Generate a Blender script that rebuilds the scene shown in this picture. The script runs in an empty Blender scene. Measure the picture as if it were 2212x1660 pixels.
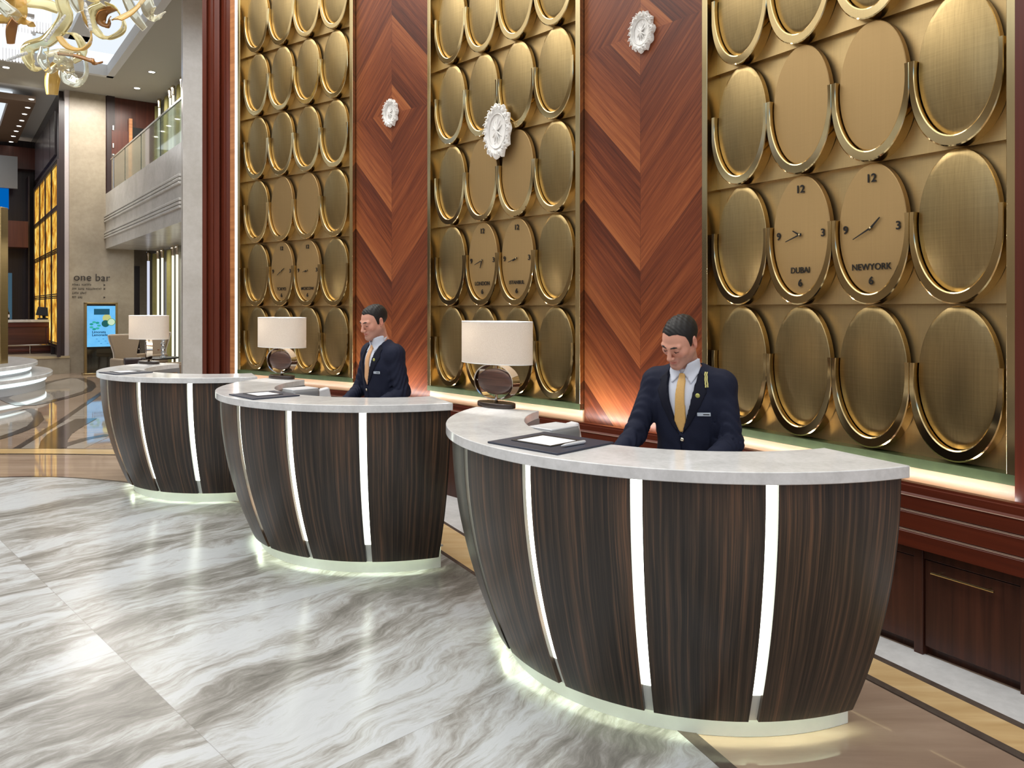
import bpy, bmesh, math, random
import numpy as np
from mathutils import Vector, Matrix
random.seed(7)
SC = bpy.context.scene
COL = SC.collection
PI = math.pi
F, CX, HY, HCAM = 1680.0, 1106.0, 665.0, 1.7     # focal length, principal column, horizon row (2212x1660 frame), eye height
def at(px, py, d):                     # a pixel of the photograph at depth d
    return Vector(((px-CX)/F*d, d, HCAM-(py-HY)/F*d))
def onz(px, py, z=0.0):                # a pixel on the horizontal plane z
    return at(px, py, F*(HCAM-z)/(py-HY))
def onplane(px, py, p0, ang):          # a pixel on a vertical plane through p0, running (sin a, -cos a)
    n = Vector((math.cos(ang), math.sin(ang))); k = (px-CX)/F
    d = (n.x*p0[0]+n.y*p0[1])/(n.x*k+n.y)
    return at(px, py, d)

# ------------------------------------------------------------------ mesh helpers
class MB:
    def __init__(s): s.v=[]; s.f=[]
    def add(s, vs, fs, M=None):
        o=len(s.v)
        for p in vs:
            p=Vector(p)
            s.v.append(tuple(M@p) if M is not None else tuple(p))
        s.f += [tuple(i+o for i in f) for f in fs]
        return s
    def box(s, c, d, M=None, rz=0, rx=0, ry=0):
        x,y,z=(q/2 for q in d)
        vs=[(a*x,b*y,e*z) for a in(-1,1) for b in(-1,1) for e in(-1,1)]
        fs=[(0,1,3,2),(4,6,7,5),(0,4,5,1),(2,3,7,6),(0,2,6,4),(1,5,7,3)]
        T=Matrix.Translation(c)
        if rz: T=T@Matrix.Rotation(rz,4,'Z')
        if ry: T=T@Matrix.Rotation(ry,4,'Y')
        if rx: T=T@Matrix.Rotation(rx,4,'X')
        return s.add(vs,fs,(M@T) if M is not None else T)
    def span(s, a, b):                 # box from corner a to corner b
        return s.box([(p+q)/2 for p,q in zip(a,b)],[abs(p-q) for p,q in zip(a,b)])
    def prism(s, pts, z0, z1, M=None):
        n=len(pts)
        vs=[(p[0],p[1],z0) for p in pts]+[(p[0],p[1],z1) for p in pts]
        fs=[tuple(range(n))[::-1],tuple(range(n,2*n))]+[(i,(i+1)%n,n+(i+1)%n,n+i) for i in range(n)]
        return s.add(vs,fs,M)
    def loft(s, rings, closed=True, cap=True, M=None):
        n=len(rings[0]); vs=[p for r in rings for p in r]; fs=[]
        for i in range(len(rings)-1):
            for j in range(n if closed else n-1):
                k=(j+1)%n
                fs.append((i*n+j,i*n+k,(i+1)*n+k,(i+1)*n+j))
        if cap and closed:
            fs.append(tuple(range(n))[::-1]); fs.append(tuple((len(rings)-1)*n+j for j in range(n)))
        return s.add(vs,fs,M)
    def lathe(s, prof, c=(0,0,0), n=32, sx=1, sy=1, M=None, cap=True):
        rings=[[(c[0]+r*sx*math.cos(2*PI*j/n),c[1]+r*sy*math.sin(2*PI*j/n),c[2]+z) for j in range(n)] for r,z in prof]
        return s.loft(rings,True,cap,M)
    def tube(s, pts, r, n=10, closed=False, M=None):
        pts=[Vector(p) for p in pts]; rings=[]; m=len(pts)
        up=None
        for i,p in enumerate(pts):
            a=pts[(i-1)%m] if (closed or i>0) else p
            b=pts[(i+1)%m] if (closed or i<m-1) else p
            t=(b-a).normalized()
            if up is None:
                up=Vector((0,0,1)) if abs(t.z)<.9 else Vector((1,0,0))
            u=t.cross(up).normalized(); w=u.cross(t).normalized(); up=w
            rr=r[i] if isinstance(r,(list,tuple)) else r
            rings.append([tuple(p+rr*(math.cos(2*PI*j/n)*u+math.sin(2*PI*j/n)*w)) for j in range(n)])
        if closed: rings.append(rings[0]); return s.loft(rings,True,False,M)
        return s.loft(rings,True,True,M)
    def arc(s, r0, r1, z0, z1, a0, a1, n=24):     # annular sector, degrees
        n=max(2,n); vs=[]; fs=[]
        for i in range(n+1):
            a=math.radians(a0+(a1-a0)*i/n); c,q=math.cos(a),math.sin(a)
            vs+=[(r0*c,r0*q,z0),(r1*c,r1*q,z0),(r1*c,r1*q,z1),(r0*c,r0*q,z1)]
        for i in range(n):
            o=4*i
            for j in range(4): fs.append((o+j,o+(j+1)%4,o+4+(j+1)%4,o+4+j))
        fs+=[(3,2,1,0),(4*n,4*n+1,4*n+2,4*n+3)]
        return s.add(vs,fs)
    def build(s, name, mat, parent=None, loc=None, rz=0, bevel=0, smooth=35, segs=2, sub=0):
        me=bpy.data.meshes.new(name); me.from_pydata(s.v,[],s.f)
        bm=bmesh.new(); bm.from_mesh(me); bmesh.ops.recalc_face_normals(bm,faces=bm.faces); bm.to_mesh(me); bm.free()
        me.materials.append(mat)
        if smooth:
            me.polygons.foreach_set('use_smooth',[True]*len(me.polygons)); me.set_sharp_from_angle(angle=math.radians(smooth))
        o=bpy.data.objects.new(name,me); COL.objects.link(o)
        if parent is not None: o.parent=parent
        if loc is not None: o.location=loc
        if rz: o.rotation_euler=(0,0,rz)
        if bevel:
            m=o.modifiers.new('bevel','BEVEL'); m.width=bevel; m.segments=segs; m.limit_method='ANGLE'; m.angle_limit=math.radians(40)
        if sub:
            m=o.modifiers.new('sub','SUBSURF'); m.levels=m.render_levels=sub
        return o
def thing(name, label, cat, loc=(0,0,0), rz=0, group=None):
    o=bpy.data.objects.new(name,None); COL.objects.link(o); o.empty_display_size=.1
    o.location=loc; o.rotation_euler=(0,0,rz); o['label']=label; o['category']=cat
    if group: o['group']=group
    return o
def tag(o, label, cat, group=None):
    o['label']=label; o['category']=cat
    if group: o['group']=group
    return o
def struct(o, label=None):
    o['kind']='structure'
    if label: o['label']=label
    return o
def copy_tree(o, parent=None):
    c=o.copy(); COL.objects.link(c)
    if parent is not None: c.parent=parent
    for ch in list(o.children): copy_tree(ch,c)
    return c
def text(name, s, size, mat, parent, M, depth=.002, ax='CENTER', sx=1.0, off=0.0):
    cu=bpy.data.curves.new(name,'FONT'); cu.body=s; cu.size=size; cu.align_x=ax; cu.align_y='CENTER'; cu.extrude=depth; cu.offset=off
    t=bpy.data.objects.new(name,cu); COL.objects.link(t)
    bpy.context.view_layer.update()
    me=bpy.data.meshes.new_from_object(t.evaluated_get(bpy.context.evaluated_depsgraph_get()))
    bpy.data.objects.remove(t); me.transform(M@Matrix.Diagonal((sx,1,1,1))); me.name=name
    me.materials.clear(); me.materials.append(mat)
    o=bpy.data.objects.new(name,me); COL.objects.link(o)
    if parent is not None: o.parent=parent
    return o

# ------------------------------------------------------------------ materials
def rgb(r,g,b):                        # sRGB 0-255 to linear
    f=lambda c:(c/255/12.92) if c<=10 else ((c/255+.055)/1.055)**2.4
    return (f(r),f(g),f(b),1)
class NT:
    def __init__(s,name):
        s.m=bpy.data.materials.new(name); s.m.use_nodes=True; s.t=s.m.node_tree; s.t.nodes.clear()
        s.o=s.n('ShaderNodeOutputMaterial')
    def n(s,ty,ins=None,**kw):
        q=s.t.nodes.new(ty)
        for k,v in kw.items(): setattr(q,k,v)
        for k,v in (ins or {}).items(): s.set(q,k,v)
        return q
    def set(s,q,k,v):
        i=q.inputs[k]
        if isinstance(v,bpy.types.NodeSocket): s.t.links.new(v,i)
        elif isinstance(v,bpy.types.Node): s.t.links.new(v.outputs[0],i)
        else: i.default_value=v
    def math(s,op,a,b=0.0,c=0.0):
        return s.n('ShaderNodeMath',{0:a,1:b,2:c},operation=op).outputs[0]
    def ramp(s,fac,stops,interp='LINEAR'):
        q=s.n('ShaderNodeValToRGB',{0:fac}); r=q.color_ramp; r.interpolation=interp
        while len(r.elements)<len(stops): r.elements.new(.5)
        for e,(p,c) in zip(r.elements,stops): e.position=p; e.color=c
        return q.outputs[0]
    def mix(s,f,a,b,bt='MIX'):
        q=s.n('ShaderNodeMix',data_type='RGBA',blend_type=bt)
        s.set(q,0,f); s.set(q,6,a); s.set(q,7,b); return q.outputs[2]
    def sep(s,v): return s.n('ShaderNodeSeparateXYZ',{0:v}).outputs
    def comb(s,x,y,z): return s.n('ShaderNodeCombineXYZ',{0:x,1:y,2:z}).outputs[0]
    def obj(s): return s.n('ShaderNodeTexCoord').outputs['Object']
    def noise(s,v,scale,detail=4,rough=.5,dist=0): return s.n('ShaderNodeTexNoise',{'Vector':v,'Scale':scale,'Detail':detail,'Roughness':rough,'Distortion':dist}).outputs[0]
    def principled(s,base,rough=.5,metal=0.0,coat=0.0,emit=None,estr=0.0,trans=0.0,ior=1.45,alpha=1.0,spec=.5,coatr=.05,bump=None,bstr=.2,bdist=.01,aniso=0,sss=0):
        p=s.n('ShaderNodeBsdfPrincipled')
        for k,v in (('Base Color',base),('Roughness',rough),('Metallic',metal),('Coat Weight',coat),('Coat Roughness',coatr),('Transmission Weight',trans),('IOR',ior),('Alpha',alpha),('Specular IOR Level',spec),('Anisotropic',aniso)): s.set(p,k,v)
        if emit is not None: s.set(p,'Emission Color',emit); s.set(p,'Emission Strength',estr)
        if sss: s.set(p,'Subsurface Weight',sss); p.inputs['Subsurface Radius'].default_value=(.012,.005,.003)
        if bump is not None:
            b=s.n('ShaderNodeBump',{'Height':bump,'Strength':bstr,'Distance':bdist}); s.set(p,'Normal',b.outputs[0])
        s.t.links.new(p.outputs[0],s.o.inputs[0]); return s.m
def plain(name,base,rough=.5,metal=0.0,nv=.06,ns=30,**kw):      # base colour with a slight tonal noise
    t=NT(name); v=t.noise(t.obj(),ns,3)
    b2=tuple(min(1,c*(1+2*nv)) for c in base[:3])+(1,); b1=tuple(c*(1-2*nv) for c in base[:3])+(1,)
    return t.principled(t.mix(v,b1,b2),rough,metal,**kw)
def emission(name,col,st):
    t=NT(name); e=t.n('ShaderNodeEmission',{'Color':col,'Strength':st}); t.t.links.new(e.outputs[0],t.o.inputs[0]); return t.m

def m_marble():
    t=NT('floor_marble'); P=t.obj()
    R=t.n('ShaderNodeVectorRotate',{'Vector':P,'Angle':math.radians(46.0)},rotation_type='Z_AXIS').outputs[0]
    x,y,z=t.sep(R)                                   # x along the long seams, y along the veins
    SX,OX,SY,OY=1.6,.91,2.4,1.145
    tx=t.math('FLOOR',t.math('DIVIDE',t.math('ADD',x,OX),SX)); ty=t.math('FLOOR',t.math('DIVIDE',t.math('ADD',y,OY),SY))
    off=t.math('ADD',t.math('MULTIPLY',tx,3.17),t.math('MULTIPLY',ty,5.31))
    flip=t.math('SUBTRACT',y,t.math('MULTIPLY',off,.35))
    warp=t.noise(t.comb(t.math('MULTIPLY',x,.8),t.math('MULTIPLY',flip,.6),off),1.3,4,.55)
    x2=t.math('ADD',x,t.math('MULTIPLY',t.math('SUBTRACT',warp,.5),.75))
    x2=t.math('ADD',x2,t.math('MULTIPLY',flip,.12))
    big=t.noise(t.comb(t.math('MULTIPLY',x2,2.6),t.math('MULTIPLY',flip,.62),off),1.15,8,.66,.5)
    fine=t.noise(t.comb(t.math('MULTIPLY',x2,13),t.math('MULTIPLY',flip,2.6),off),1.3,10,.74,.5)
    feather=t.noise(t.comb(t.math('MULTIPLY',x2,30),t.math('MULTIPLY',flip,6),off),1.0,8,.75,.3)
    cl=t.noise(t.comb(t.math('MULTIPLY',x,.9),t.math('MULTIPLY',flip,.35),off),1.0,3,.5)
    s=t.math('ADD',t.math('MULTIPLY',big,.60),t.math('MULTIPLY',fine,.26)); s=t.math('ADD',s,t.math('MULTIPLY',feather,.14))
    s=t.math('ADD',s,t.math('MULTIPLY',t.math('SUBTRACT',cl,.5),.18))
    c=t.ramp(s,[(.37,rgb(100,98,93)),(.43,rgb(124,121,116)),(.475,rgb(146,144,140)),(.51,rgb(166,166,164)),(.56,rgb(184,187,190)),(.70,rgb(172,174,176))])
    def seam(v,o,w):
        f=t.math('FRACT',t.math('DIVIDE',t.math('ADD',v,o),w)); e=t.math('MINIMUM',f,t.math('SUBTRACT',1.0,f))
        return t.math('LESS_THAN',t.math('MULTIPLY',e,w),.0018)
    k=t.math('MAXIMUM',seam(x,OX,SX),seam(y,OY,SY))
    c=t.mix(t.math('MULTIPLY',k,.4),c,rgb(112,110,106))
    return t.principled(c,.24,spec=.27)
def m_beige(name,a,b,c,rough=.04,sc=1.0):
    t=NT(name); P=t.obj(); x,y,z=t.sep(P)
    n=t.noise(t.comb(t.math('MULTIPLY',x,.5*sc),t.math('MULTIPLY',y,3.2*sc),z),1.6,6,.6,.4)
    m=t.noise(P,.6*sc,3)
    col=t.ramp(t.math('ADD',t.math('MULTIPLY',n,.6),t.math('MULTIPLY',m,.4)),[(.35,a),(.5,b),(.66,c)])
    return t.principled(col,rough,spec=.6)
def m_stone(name,a,b,rough=.3,sc=2.0,spec=.4):
    t=NT(name); P=t.obj()
    n=t.noise(P,sc,6,.6,.6); f=t.noise(P,sc*9,5,.65)
    col=t.ramp(t.math('ADD',t.math('MULTIPLY',n,.65),t.math('MULTIPLY',f,.35)),[(.34,a),(.62,b)])
    return t.principled(col,rough,spec=spec)
def m_ebony():
    t=NT('macassar_ebony'); x,y,z=t.sep(t.obj())
    a=t.math('MULTIPLY',t.math('ARCTAN2',y,x),1.15)
    w=t.noise(t.comb(t.math('MULTIPLY',a,3),t.math('MULTIPLY',z,1.4),0.0),1.0,2)
    a2=t.math('ADD',a,t.math('MULTIPLY',w,.03))
    n1=t.noise(t.comb(t.math('MULTIPLY',a2,58),t.math('MULTIPLY',z,.75),1.0),1.0,5,.62)
    n2=t.noise(t.comb(t.math('MULTIPLY',a2,190),t.math('MULTIPLY',z,2.2),4.0),1.0,4,.6)
    n3=t.noise(t.comb(t.math('MULTIPLY',a2,9),t.math('MULTIPLY',z,.3),7.0),1.0,2)
    s=t.math('ADD',t.math('ADD',t.math('MULTIPLY',n1,.55),t.math('MULTIPLY',n2,.3)),t.math('MULTIPLY',n3,.22))
    c=t.ramp(s,[(.40,rgb(26,22,20)),(.50,rgb(44,37,32)),(.57,rgb(66,53,43)),(.64,rgb(98,72,54)),(.74,rgb(124,90,66))])
    return t.principled(c,.34,spec=.45,coat=.12,coatr=.25)
def m_wood(name,a,b,axis='z',sc=1.0,rough=.3,coat=.2):
    t=NT(name); x,y,z=t.sep(t.obj())
    if axis=='z': v1=t.comb(t.math('MULTIPLY',x,40*sc),t.math('MULTIPLY',y,40*sc),t.math('MULTIPLY',z,1.2*sc))
    else: v1=t.comb(t.math('MULTIPLY',x,1.2*sc),t.math('MULTIPLY',y,1.2*sc),t.math('MULTIPLY',z,40*sc))
    n=t.noise(v1,1.0,5,.6,.3)
    return t.principled(t.ramp(n,[(.3,a),(.7,b)]),rough,coat=coat,coatr=.2)
def m_chevron(v0):
    # book-matched veneer: bands follow |u|+|v-v0|; each quarter of each band is one leaf of veneer
    t=NT('chevron_veneer'); u,y,z=t.sep(t.obj())
    au=t.math('ABSOLUTE',u); dv=t.math('SUBTRACT',z,v0); av=t.math('ABSOLUTE',dv)
    r=t.math('ADD',au,av); al=t.math('SUBTRACT',au,av)
    band=t.math('FLOOR',t.math('DIVIDE',t.math('ADD',t.math('SUBTRACT',r,.31),7.3),.73))
    su=t.math('GREATER_THAN',u,0.0); sv=t.math('GREATER_THAN',dv,0.0)
    key=t.math('ADD',t.math('ADD',t.math('MULTIPLY',band,3.7),t.math('MULTIPLY',su,17.3)),t.math('MULTIPLY',sv,29.1))
    h=t.n('ShaderNodeTexWhiteNoise',{'W':key},noise_dimensions='1D').outputs[0]
    n1=t.noise(t.comb(t.math('MULTIPLY',r,26),t.math('MULTIPLY',al,.8),key),1.0,4,.6)
    n2=t.noise(t.comb(t.math('MULTIPLY',r,110),t.math('MULTIPLY',al,2.2),key),1.0,4,.6)
    # leaves whose figure runs down to the right are the paler ones
    tone=t.math('ABSOLUTE',t.math('SUBTRACT',su,sv))          # 1 on the upper left and lower right leaves
    fr=t.math('FRACT',t.math('DIVIDE',t.math('ADD',t.math('SUBTRACT',r,.31),7.3),.73))
    rise=t.math('MULTIPLY',t.math('SUBTRACT',fr,.5),t.math('SUBTRACT',.26,t.math('MULTIPLY',tone,.16)))
    s=t.math('ADD',t.math('ADD',t.math('MULTIPLY',n1,.40),t.math('MULTIPLY',n2,.34)),t.math('MULTIPLY',h,.07))
    s=t.math('ADD',s,t.math('ADD',rise,t.math('SUBTRACT',.13,t.math('MULTIPLY',tone,.02))))
    c=t.ramp(s,[(.36,rgb(70,30,15)),(.47,rgb(96,45,23)),(.58,rgb(122,63,33)),(.74,rgb(154,91,50))])
    e=fr
    ln=t.math('MAXIMUM',t.math('LESS_THAN',e,.004),t.math('LESS_THAN',au,.0022))
    c=t.mix(t.math('MULTIPLY',ln,.5),c,rgb(58,28,18))
    return t.principled(c,.36,spec=.35,coat=.10,coatr=.25)
def m_brass(name,col,rough,vert=True,dark=.72):
    t=NT(name); x,y,z=t.sep(t.obj())
    n=t.noise(t.comb(t.math('MULTIPLY',x,120),t.math('MULTIPLY',y,120),t.math('MULTIPLY',z,2)),1.0,3)
    n2=t.noise(t.comb(t.math('MULTIPLY',x,2),t.math('MULTIPLY',y,2),t.math('MULTIPLY',z,160)),1.0,2)
    g=t.math('ADD',t.math('MULTIPLY',n,.6),t.math('MULTIPLY',n2,.4))
    d=tuple(c*dark for c in col[:3])+(1,)
    c=t.ramp(g,[(.3,d),(.7,col)])
    return t.principled(c,rough,1.0)
BRASS=rgb(190,160,104)
M=dict(
 marble=m_marble(),
 beige=m_beige('beige_floor_stone',rgb(142,120,103),rgb(162,140,121),rgb(180,160,142)),
 grey_in=m_beige('grey_floor_stone',rgb(150,138,126),rgb(166,156,144),rgb(182,172,160)),
 dark_in=m_stone('dark_floor_stone',rgb(70,60,54),rgb(92,82,74),.1,3),
 gold_in=m_beige('gold_floor_stone',rgb(190,158,110),rgb(206,176,128),rgb(220,194,152),.08,2),
 white_in=m_stone('white_floor_stone',rgb(188,188,188),rgb(214,214,214),.12,2),
 top=m_stone('quartz_top',rgb(194,194,193),rgb(222,222,222),.14,5,.5),
 column=m_stone('pale_marble_wall',rgb(178,174,166),rgb(198,195,189),.3,1.2),
 fascia=m_stone('white_marble_wall',rgb(192,190,184),rgb(216,215,210),.25,1.4),
 onebar=m_stone('taupe_marble_wall',rgb(146,134,116),rgb(170,158,138),.3,1.0),
 ebony=m_ebony(),
 mahog=m_wood('mahogany_moulding',rgb(74,30,18),rgb(98,42,26),'z',.6),
 mahogx=m_wood('mahogany_sill',rgb(70,28,17),rgb(98,42,25),'x',.6),
 cab=m_wood('dark_cabinet_wood',rgb(48,24,17),rgb(78,42,29),'z',.7,.38,.1),
 balwood=m_wood('balcony_wood',rgb(70,34,26),rgb(92,48,36),'z',.4),
 barwood=m_wood('bar_dark_wood',rgb(36,24,24),rgb(54,38,38),'z',.4,.4),
 barwood2=m_wood('bar_front_wood',rgb(62,32,24),rgb(96,54,38),'x',.4,.3),
 foot=m_wood('led_wash_veneer',rgb(188,142,104),rgb(224,186,150),'x',.35),  # wall wood made paler, so the LED wash is part of its colour
 veneer=m_wood('pale_veneer',rgb(150,92,52),rgb(196,134,84),'x',.35),
 brush=m_brass('brushed_brass',rgb(174,150,104),.33),
 matte=m_brass('satin_gold',rgb(172,144,100),.55,dark=.93),
 field=m_brass('brass_back_sheet',rgb(184,158,112),.42,dark=.88),
 polish=m_brass('polished_brass',rgb(212,188,138),.10,dark=.93),
 frame=m_brass('brass_frame',rgb(208,188,142),.2,dark=.9),
 chrome=plain('polished_nickel',rgb(206,194,178),.08,1.0,.02),
 steel=plain('brushed_steel',rgb(190,190,190),.25,1.0,.02),
 black=plain('black_plastic',rgb(18,18,20),.35),
 ink=plain('black_enamel',rgb(14,12,10),.4),
 leather=plain('navy_leather',rgb(46,51,66),.45,nv=.1,ns=120),
 paper=plain('paper',rgb(222,224,232),.7,nv=.01),
 whitep=plain('white_plastic',rgb(206,208,212),.3,nv=.02),
 greyp=plain('grey_plastic',rgb(128,130,132),.35,nv=.02),
 plaster=plain('white_plaster',rgb(226,224,220),.45,nv=.03),
 ceil=plain('ceiling_paint',rgb(176,172,160),.8,nv=.01),
 ceilw=plain('ceiling_white',rgb(214,214,212),.7,nv=.01),
 ceilb=plain('ceiling_brown',rgb(116,98,84),.6,nv=.02),
 led=emission('led_strip',(.93,1,.86,1),6.5),
 ledsoft=emission('led_diffuser',(.90,1,.90,1),2.6),
 ledwall=emission('wall_light_strip',(1,1,.93,1),7),
 cove=emission('cove_light',(.86,.93,1,1),1.0),
 spot=emission('downlight_lamp',(1,.95,.85,1),14),
 green_reflect=plain('green_reflection_brass',rgb(66,78,50),.42,.5,.16,14),  # green reflection on the brass bottom rails, painted into their colour
 fillet=plain('pale_fillet',rgb(206,176,158),.3,.2,.02),
 plinth=plain('white_plinth',rgb(222,224,216),.35,nv=.02),
)
# ------------------------------------------------------------------ camera, world, lights
cam=bpy.data.cameras.new('camera'); co=bpy.data.objects.new('camera',cam); COL.objects.link(co)
co.location=(0,0,HCAM); co.rotation_euler=(PI/2,0,0); cam.sensor_width=36; cam.lens=36*F/2212; cam.shift_y=-(830-HY)/2212; cam.clip_end=200
SC.camera=co
w=bpy.data.worlds.new('lobby'); SC.world=w; w.use_nodes=True; nt=w.node_tree; nt.nodes.clear()
class WN(NT):
    def __init__(s): s.t=nt; s.o=s.n('ShaderNodeOutputWorld')
t=WN(); G=t.n('ShaderNodeTexCoord').outputs['Generated']; gx,gy,gz=t.sep(G)
nz=t.noise(t.comb(t.math('MULTIPLY',gx,3),t.math('MULTIPLY',gy,9),t.math('MULTIPLY',gz,5)),1.0,2)
nz2=t.noise(t.comb(t.math('MULTIPLY',gx,7),t.math('MULTIPLY',gy,7),t.math('MULTIPLY',gz,26)),1.0,2)
el=t.math('ADD',gz,t.math('MULTIPLY',t.math('SUBTRACT',nz,.5),.10))
el=t.math('ADD',el,t.math('MULTIPLY',t.math('SUBTRACT',nz2,.5),.04))
envr=t.ramp(t.math('ADD',t.math('MULTIPLY',el,.5),.5),[(0,(.34,.32,.30,1)),(.40,(.36,.34,.31,1)),(.485,(.16,.13,.10,1)),(.52,(.10,.075,.055,1)),(.555,(.30,.25,.20,1)),(.59,(.42,.36,.29,1)),(.604,(.14,.30,.80,1)),(.626,(.55,.95,1.6,1)),(.648,(1.25,1.35,1.5,1)),(.662,(1.1,1.12,1.1,1)),(.69,(.66,.63,.58,1)),(.78,(.84,.82,.77,1)),(1,(.95,.93,.88,1))])
bg=t.n('ShaderNodeBackground',{'Color':envr,'Strength':1.25}); nt.links.new(bg.outputs[0],t.o.inputs[0])
def area(name,loc,rot,sx,sy,energy,col=(1,1,1),spread=None):
    l=bpy.data.lights.new(name,'AREA'); l.shape='RECTANGLE'; l.size=sx; l.size_y=sy; l.energy=energy; l.color=col
    if spread: l.spread=spread
    o=bpy.data.objects.new(name,l); COL.objects.link(o); o.location=loc; o.rotation_euler=rot; return o
area('ceiling_light',(-2.2,4.2,7.1),(0,0,math.radians(-45)),16,11,520,(1,.985,.95))
area('ceiling_light',(2*.806-8.5*.592,2*.592+8.5*.806,8.3),(0,0,math.atan2(.592,.806)),10,6.5,640,(1,.97,.92))

# ------------------------------------------------------------------ reception wall: three brass bays on a faceted wall
ZW=.86
A0,A1=(-3.43,9.71),(-1.747,8.52); B0,B1=(-.843,7.73),(.543,6.23); C0,C1=(1.288,5.28),(2.318,3.566)
def bay(p,q):
    dx,dy=q[0]-p[0],q[1]-p[1]; return math.hypot(dx,dy), math.atan2(dy,dx)
def wallpiece(name,p,q,z0,z1,back,th,mat,org=None):
    """upright slab whose front runs from p to q, set back from that line"""
    L,a=bay(p,q); m=MB(); m.box((0 if org=='mid' else L/2,back+th/2,(z0+z1)/2),(L,th,z1-z0))
    o=(p[0]+q[0])/2,(p[1]+q[1])/2
    return m.build(name,mat,None,(o[0],o[1],0) if org=='mid' else (p[0],p[1],0),a)
ZT=6.6
struct(wallpiece('wall_centre',B1,C0,.3,ZT,.05,.1,m_chevron(3.74),'mid'),'red-brown chevron veneer wall between the middle and right brass panels')
struct(wallpiece('wall_left',A1,B0,.3,ZT,.05,.1,m_chevron(3.74),'mid'),'red-brown chevron veneer wall between the left and middle brass panels')
for nm,p,q in (('wall_back',A0,A1),('wall_back',B0,B1),('wall_back',C0,C1)):
    struct(wallpiece(nm,p,q,.3,ZT,.16,.1,m_chevron(9.9),'mid'),'veneer wall behind a brass panel')
for p,q in ((A0,A1),(B0,B1),(C0,C1)):
    struct(wallpiece('wall_foot',p,q,.3,.874,.035,.12,M['foot'],'mid'),'veneer strip below a brass panel, washed by light and painted paler for it')
# wood pilaster to the right of the right bay and stepped mahogany pilaster left of the left bay
L,a=bay(C0,C1); dv=Vector((math.cos(a),math.sin(a)))
e=Vector(C1)+dv*.6
struct(wallpiece('trim_right',(C1[0]+dv.x*.003,C1[1]+dv.y*.003),tuple(e),.3,ZT,-.03,.2,M['mahog']),'mahogany pilaster right of the right brass panel')
pl=[at(437,665,10.05),at(452,665,9.98),at(462,665,10.03),at(476,665,9.92),at(482,665,9.97),at(497,665,9.80)]
m=MB(); pts=[]
prof=[(437,10.05),(446,10.02),(448,10.06),(460,10.01),(463,9.97),(474,9.94),(476,9.99),(487,9.93),(489,9.9),(497,9.86)]
pts=[((x-CX)/F*d,d) for x,d in prof]
pts+=[(pts[-1][0]+.25,pts[-1][1]+.35),(pts[0][0]+.1,pts[0][1]+.35)]
struct(m.prism(pts,0,ZT).build('trim_left',M['mahog'],smooth=0),'stepped mahogany pilaster at the left end of the reception wall')
p=Vector(((497-CX)/F*9.86,9.86)); q=Vector(((507.5-CX)/F*9.80,9.80))
struct(wallpiece('trim_veneer',tuple(p),tuple(q),0,ZT,.0,.1,M['veneer']),'narrow pale veneer strip beside the light strip')
p=Vector(((507.5-CX)/F*9.80,9.80)); q=Vector(((513.2-CX)/F*9.76,9.76))
tag(wallpiece('light_strip',tuple(p),tuple(q),.5,ZT,.0,.05,M['ledwall']),'tall thin white light strip along the left edge of the left brass panel','light')

# sill / cornice in front of the panels
K=[(-3.6,9.34),(-1.15,7.61),(1.239,5.015),(2.75,2.48)]
def offset_poly(K,d):
    """polyline moved d towards the room"""
    out=[]
    ns=[]
    for p,q in zip(K[:-1],K[1:]):
        t=Vector((q[0]-p[0],q[1]-p[1])).normalized(); ns.append(Vector((t.y,-t.x)))
    for i,p in enumerate(K):
        if i==0: n=ns[0]; s=1
        elif i==len(K)-1: n=ns[-1]; s=1
        else: n=(ns[i-1]+ns[i]).normalized(); s=1/n.dot(ns[i])
        out.append((p[0]+n.x*d*s,p[1]+n.y*d*s))
    return out
def profile_run(prof):
    """closed (offset,z) profile swept along K; offset >0 = into the room"""
    lines=[offset_poly(K,o) for o,z in prof]
    rings=[[(lines[j][i][0],lines[j][i][1],prof[j][1]) for j in range(len(prof))] for i in range(len(K))]
    return MB().loft(rings)
sill=profile_run([(0,.842),(0,.830),(.012,.828),(.012,.795),(.03,.785),(.03,.72),(.022,.714),(.022,.706),(.03,.70),(.03,.625),(.022,.619),(.022,.611),(.03,.605),(.03,.535),(-.10,.535),(-.10,.80),(-.04,.80),(-.04,.842)]).build('trim_sill',M['mahogx'],smooth=20)
struct(sill,'moulded mahogany sill running below the brass panels')
# pale metal fillets inlaid in the sill
for o_,z_ in ((.0235,.7125),(.0235,.7075),(.0235,.6175),(.0235,.6125),(.0315,.786)):
    m=profile_run([(o_,z_-.0012),(o_+.003,z_-.0012),(o_+.003,z_+.0012),(o_,z_+.0012)]).build('sill_fillet',M['fillet'],sill)
# LED washing the wall from behind the sill
for p,q,en in ((A0,A1,5),(A1,B0,5),(B0,B1,7),(B1,C0,6),(C0,C1,8)):
    L,a=bay(p,q); n=Vector((math.sin(a),-math.cos(a)))
    c=Vector(((p[0]+q[0])/2,(p[1]+q[1])/2))+n*.10
    o=area('cove_led',(c.x,c.y,.805),(0,0,0),L*.98,.03,en*(.95 if L>1.5 else 1.7),(1,.96,.93))
    o.rotation_euler=(PI-math.radians(12),0,a)
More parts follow.
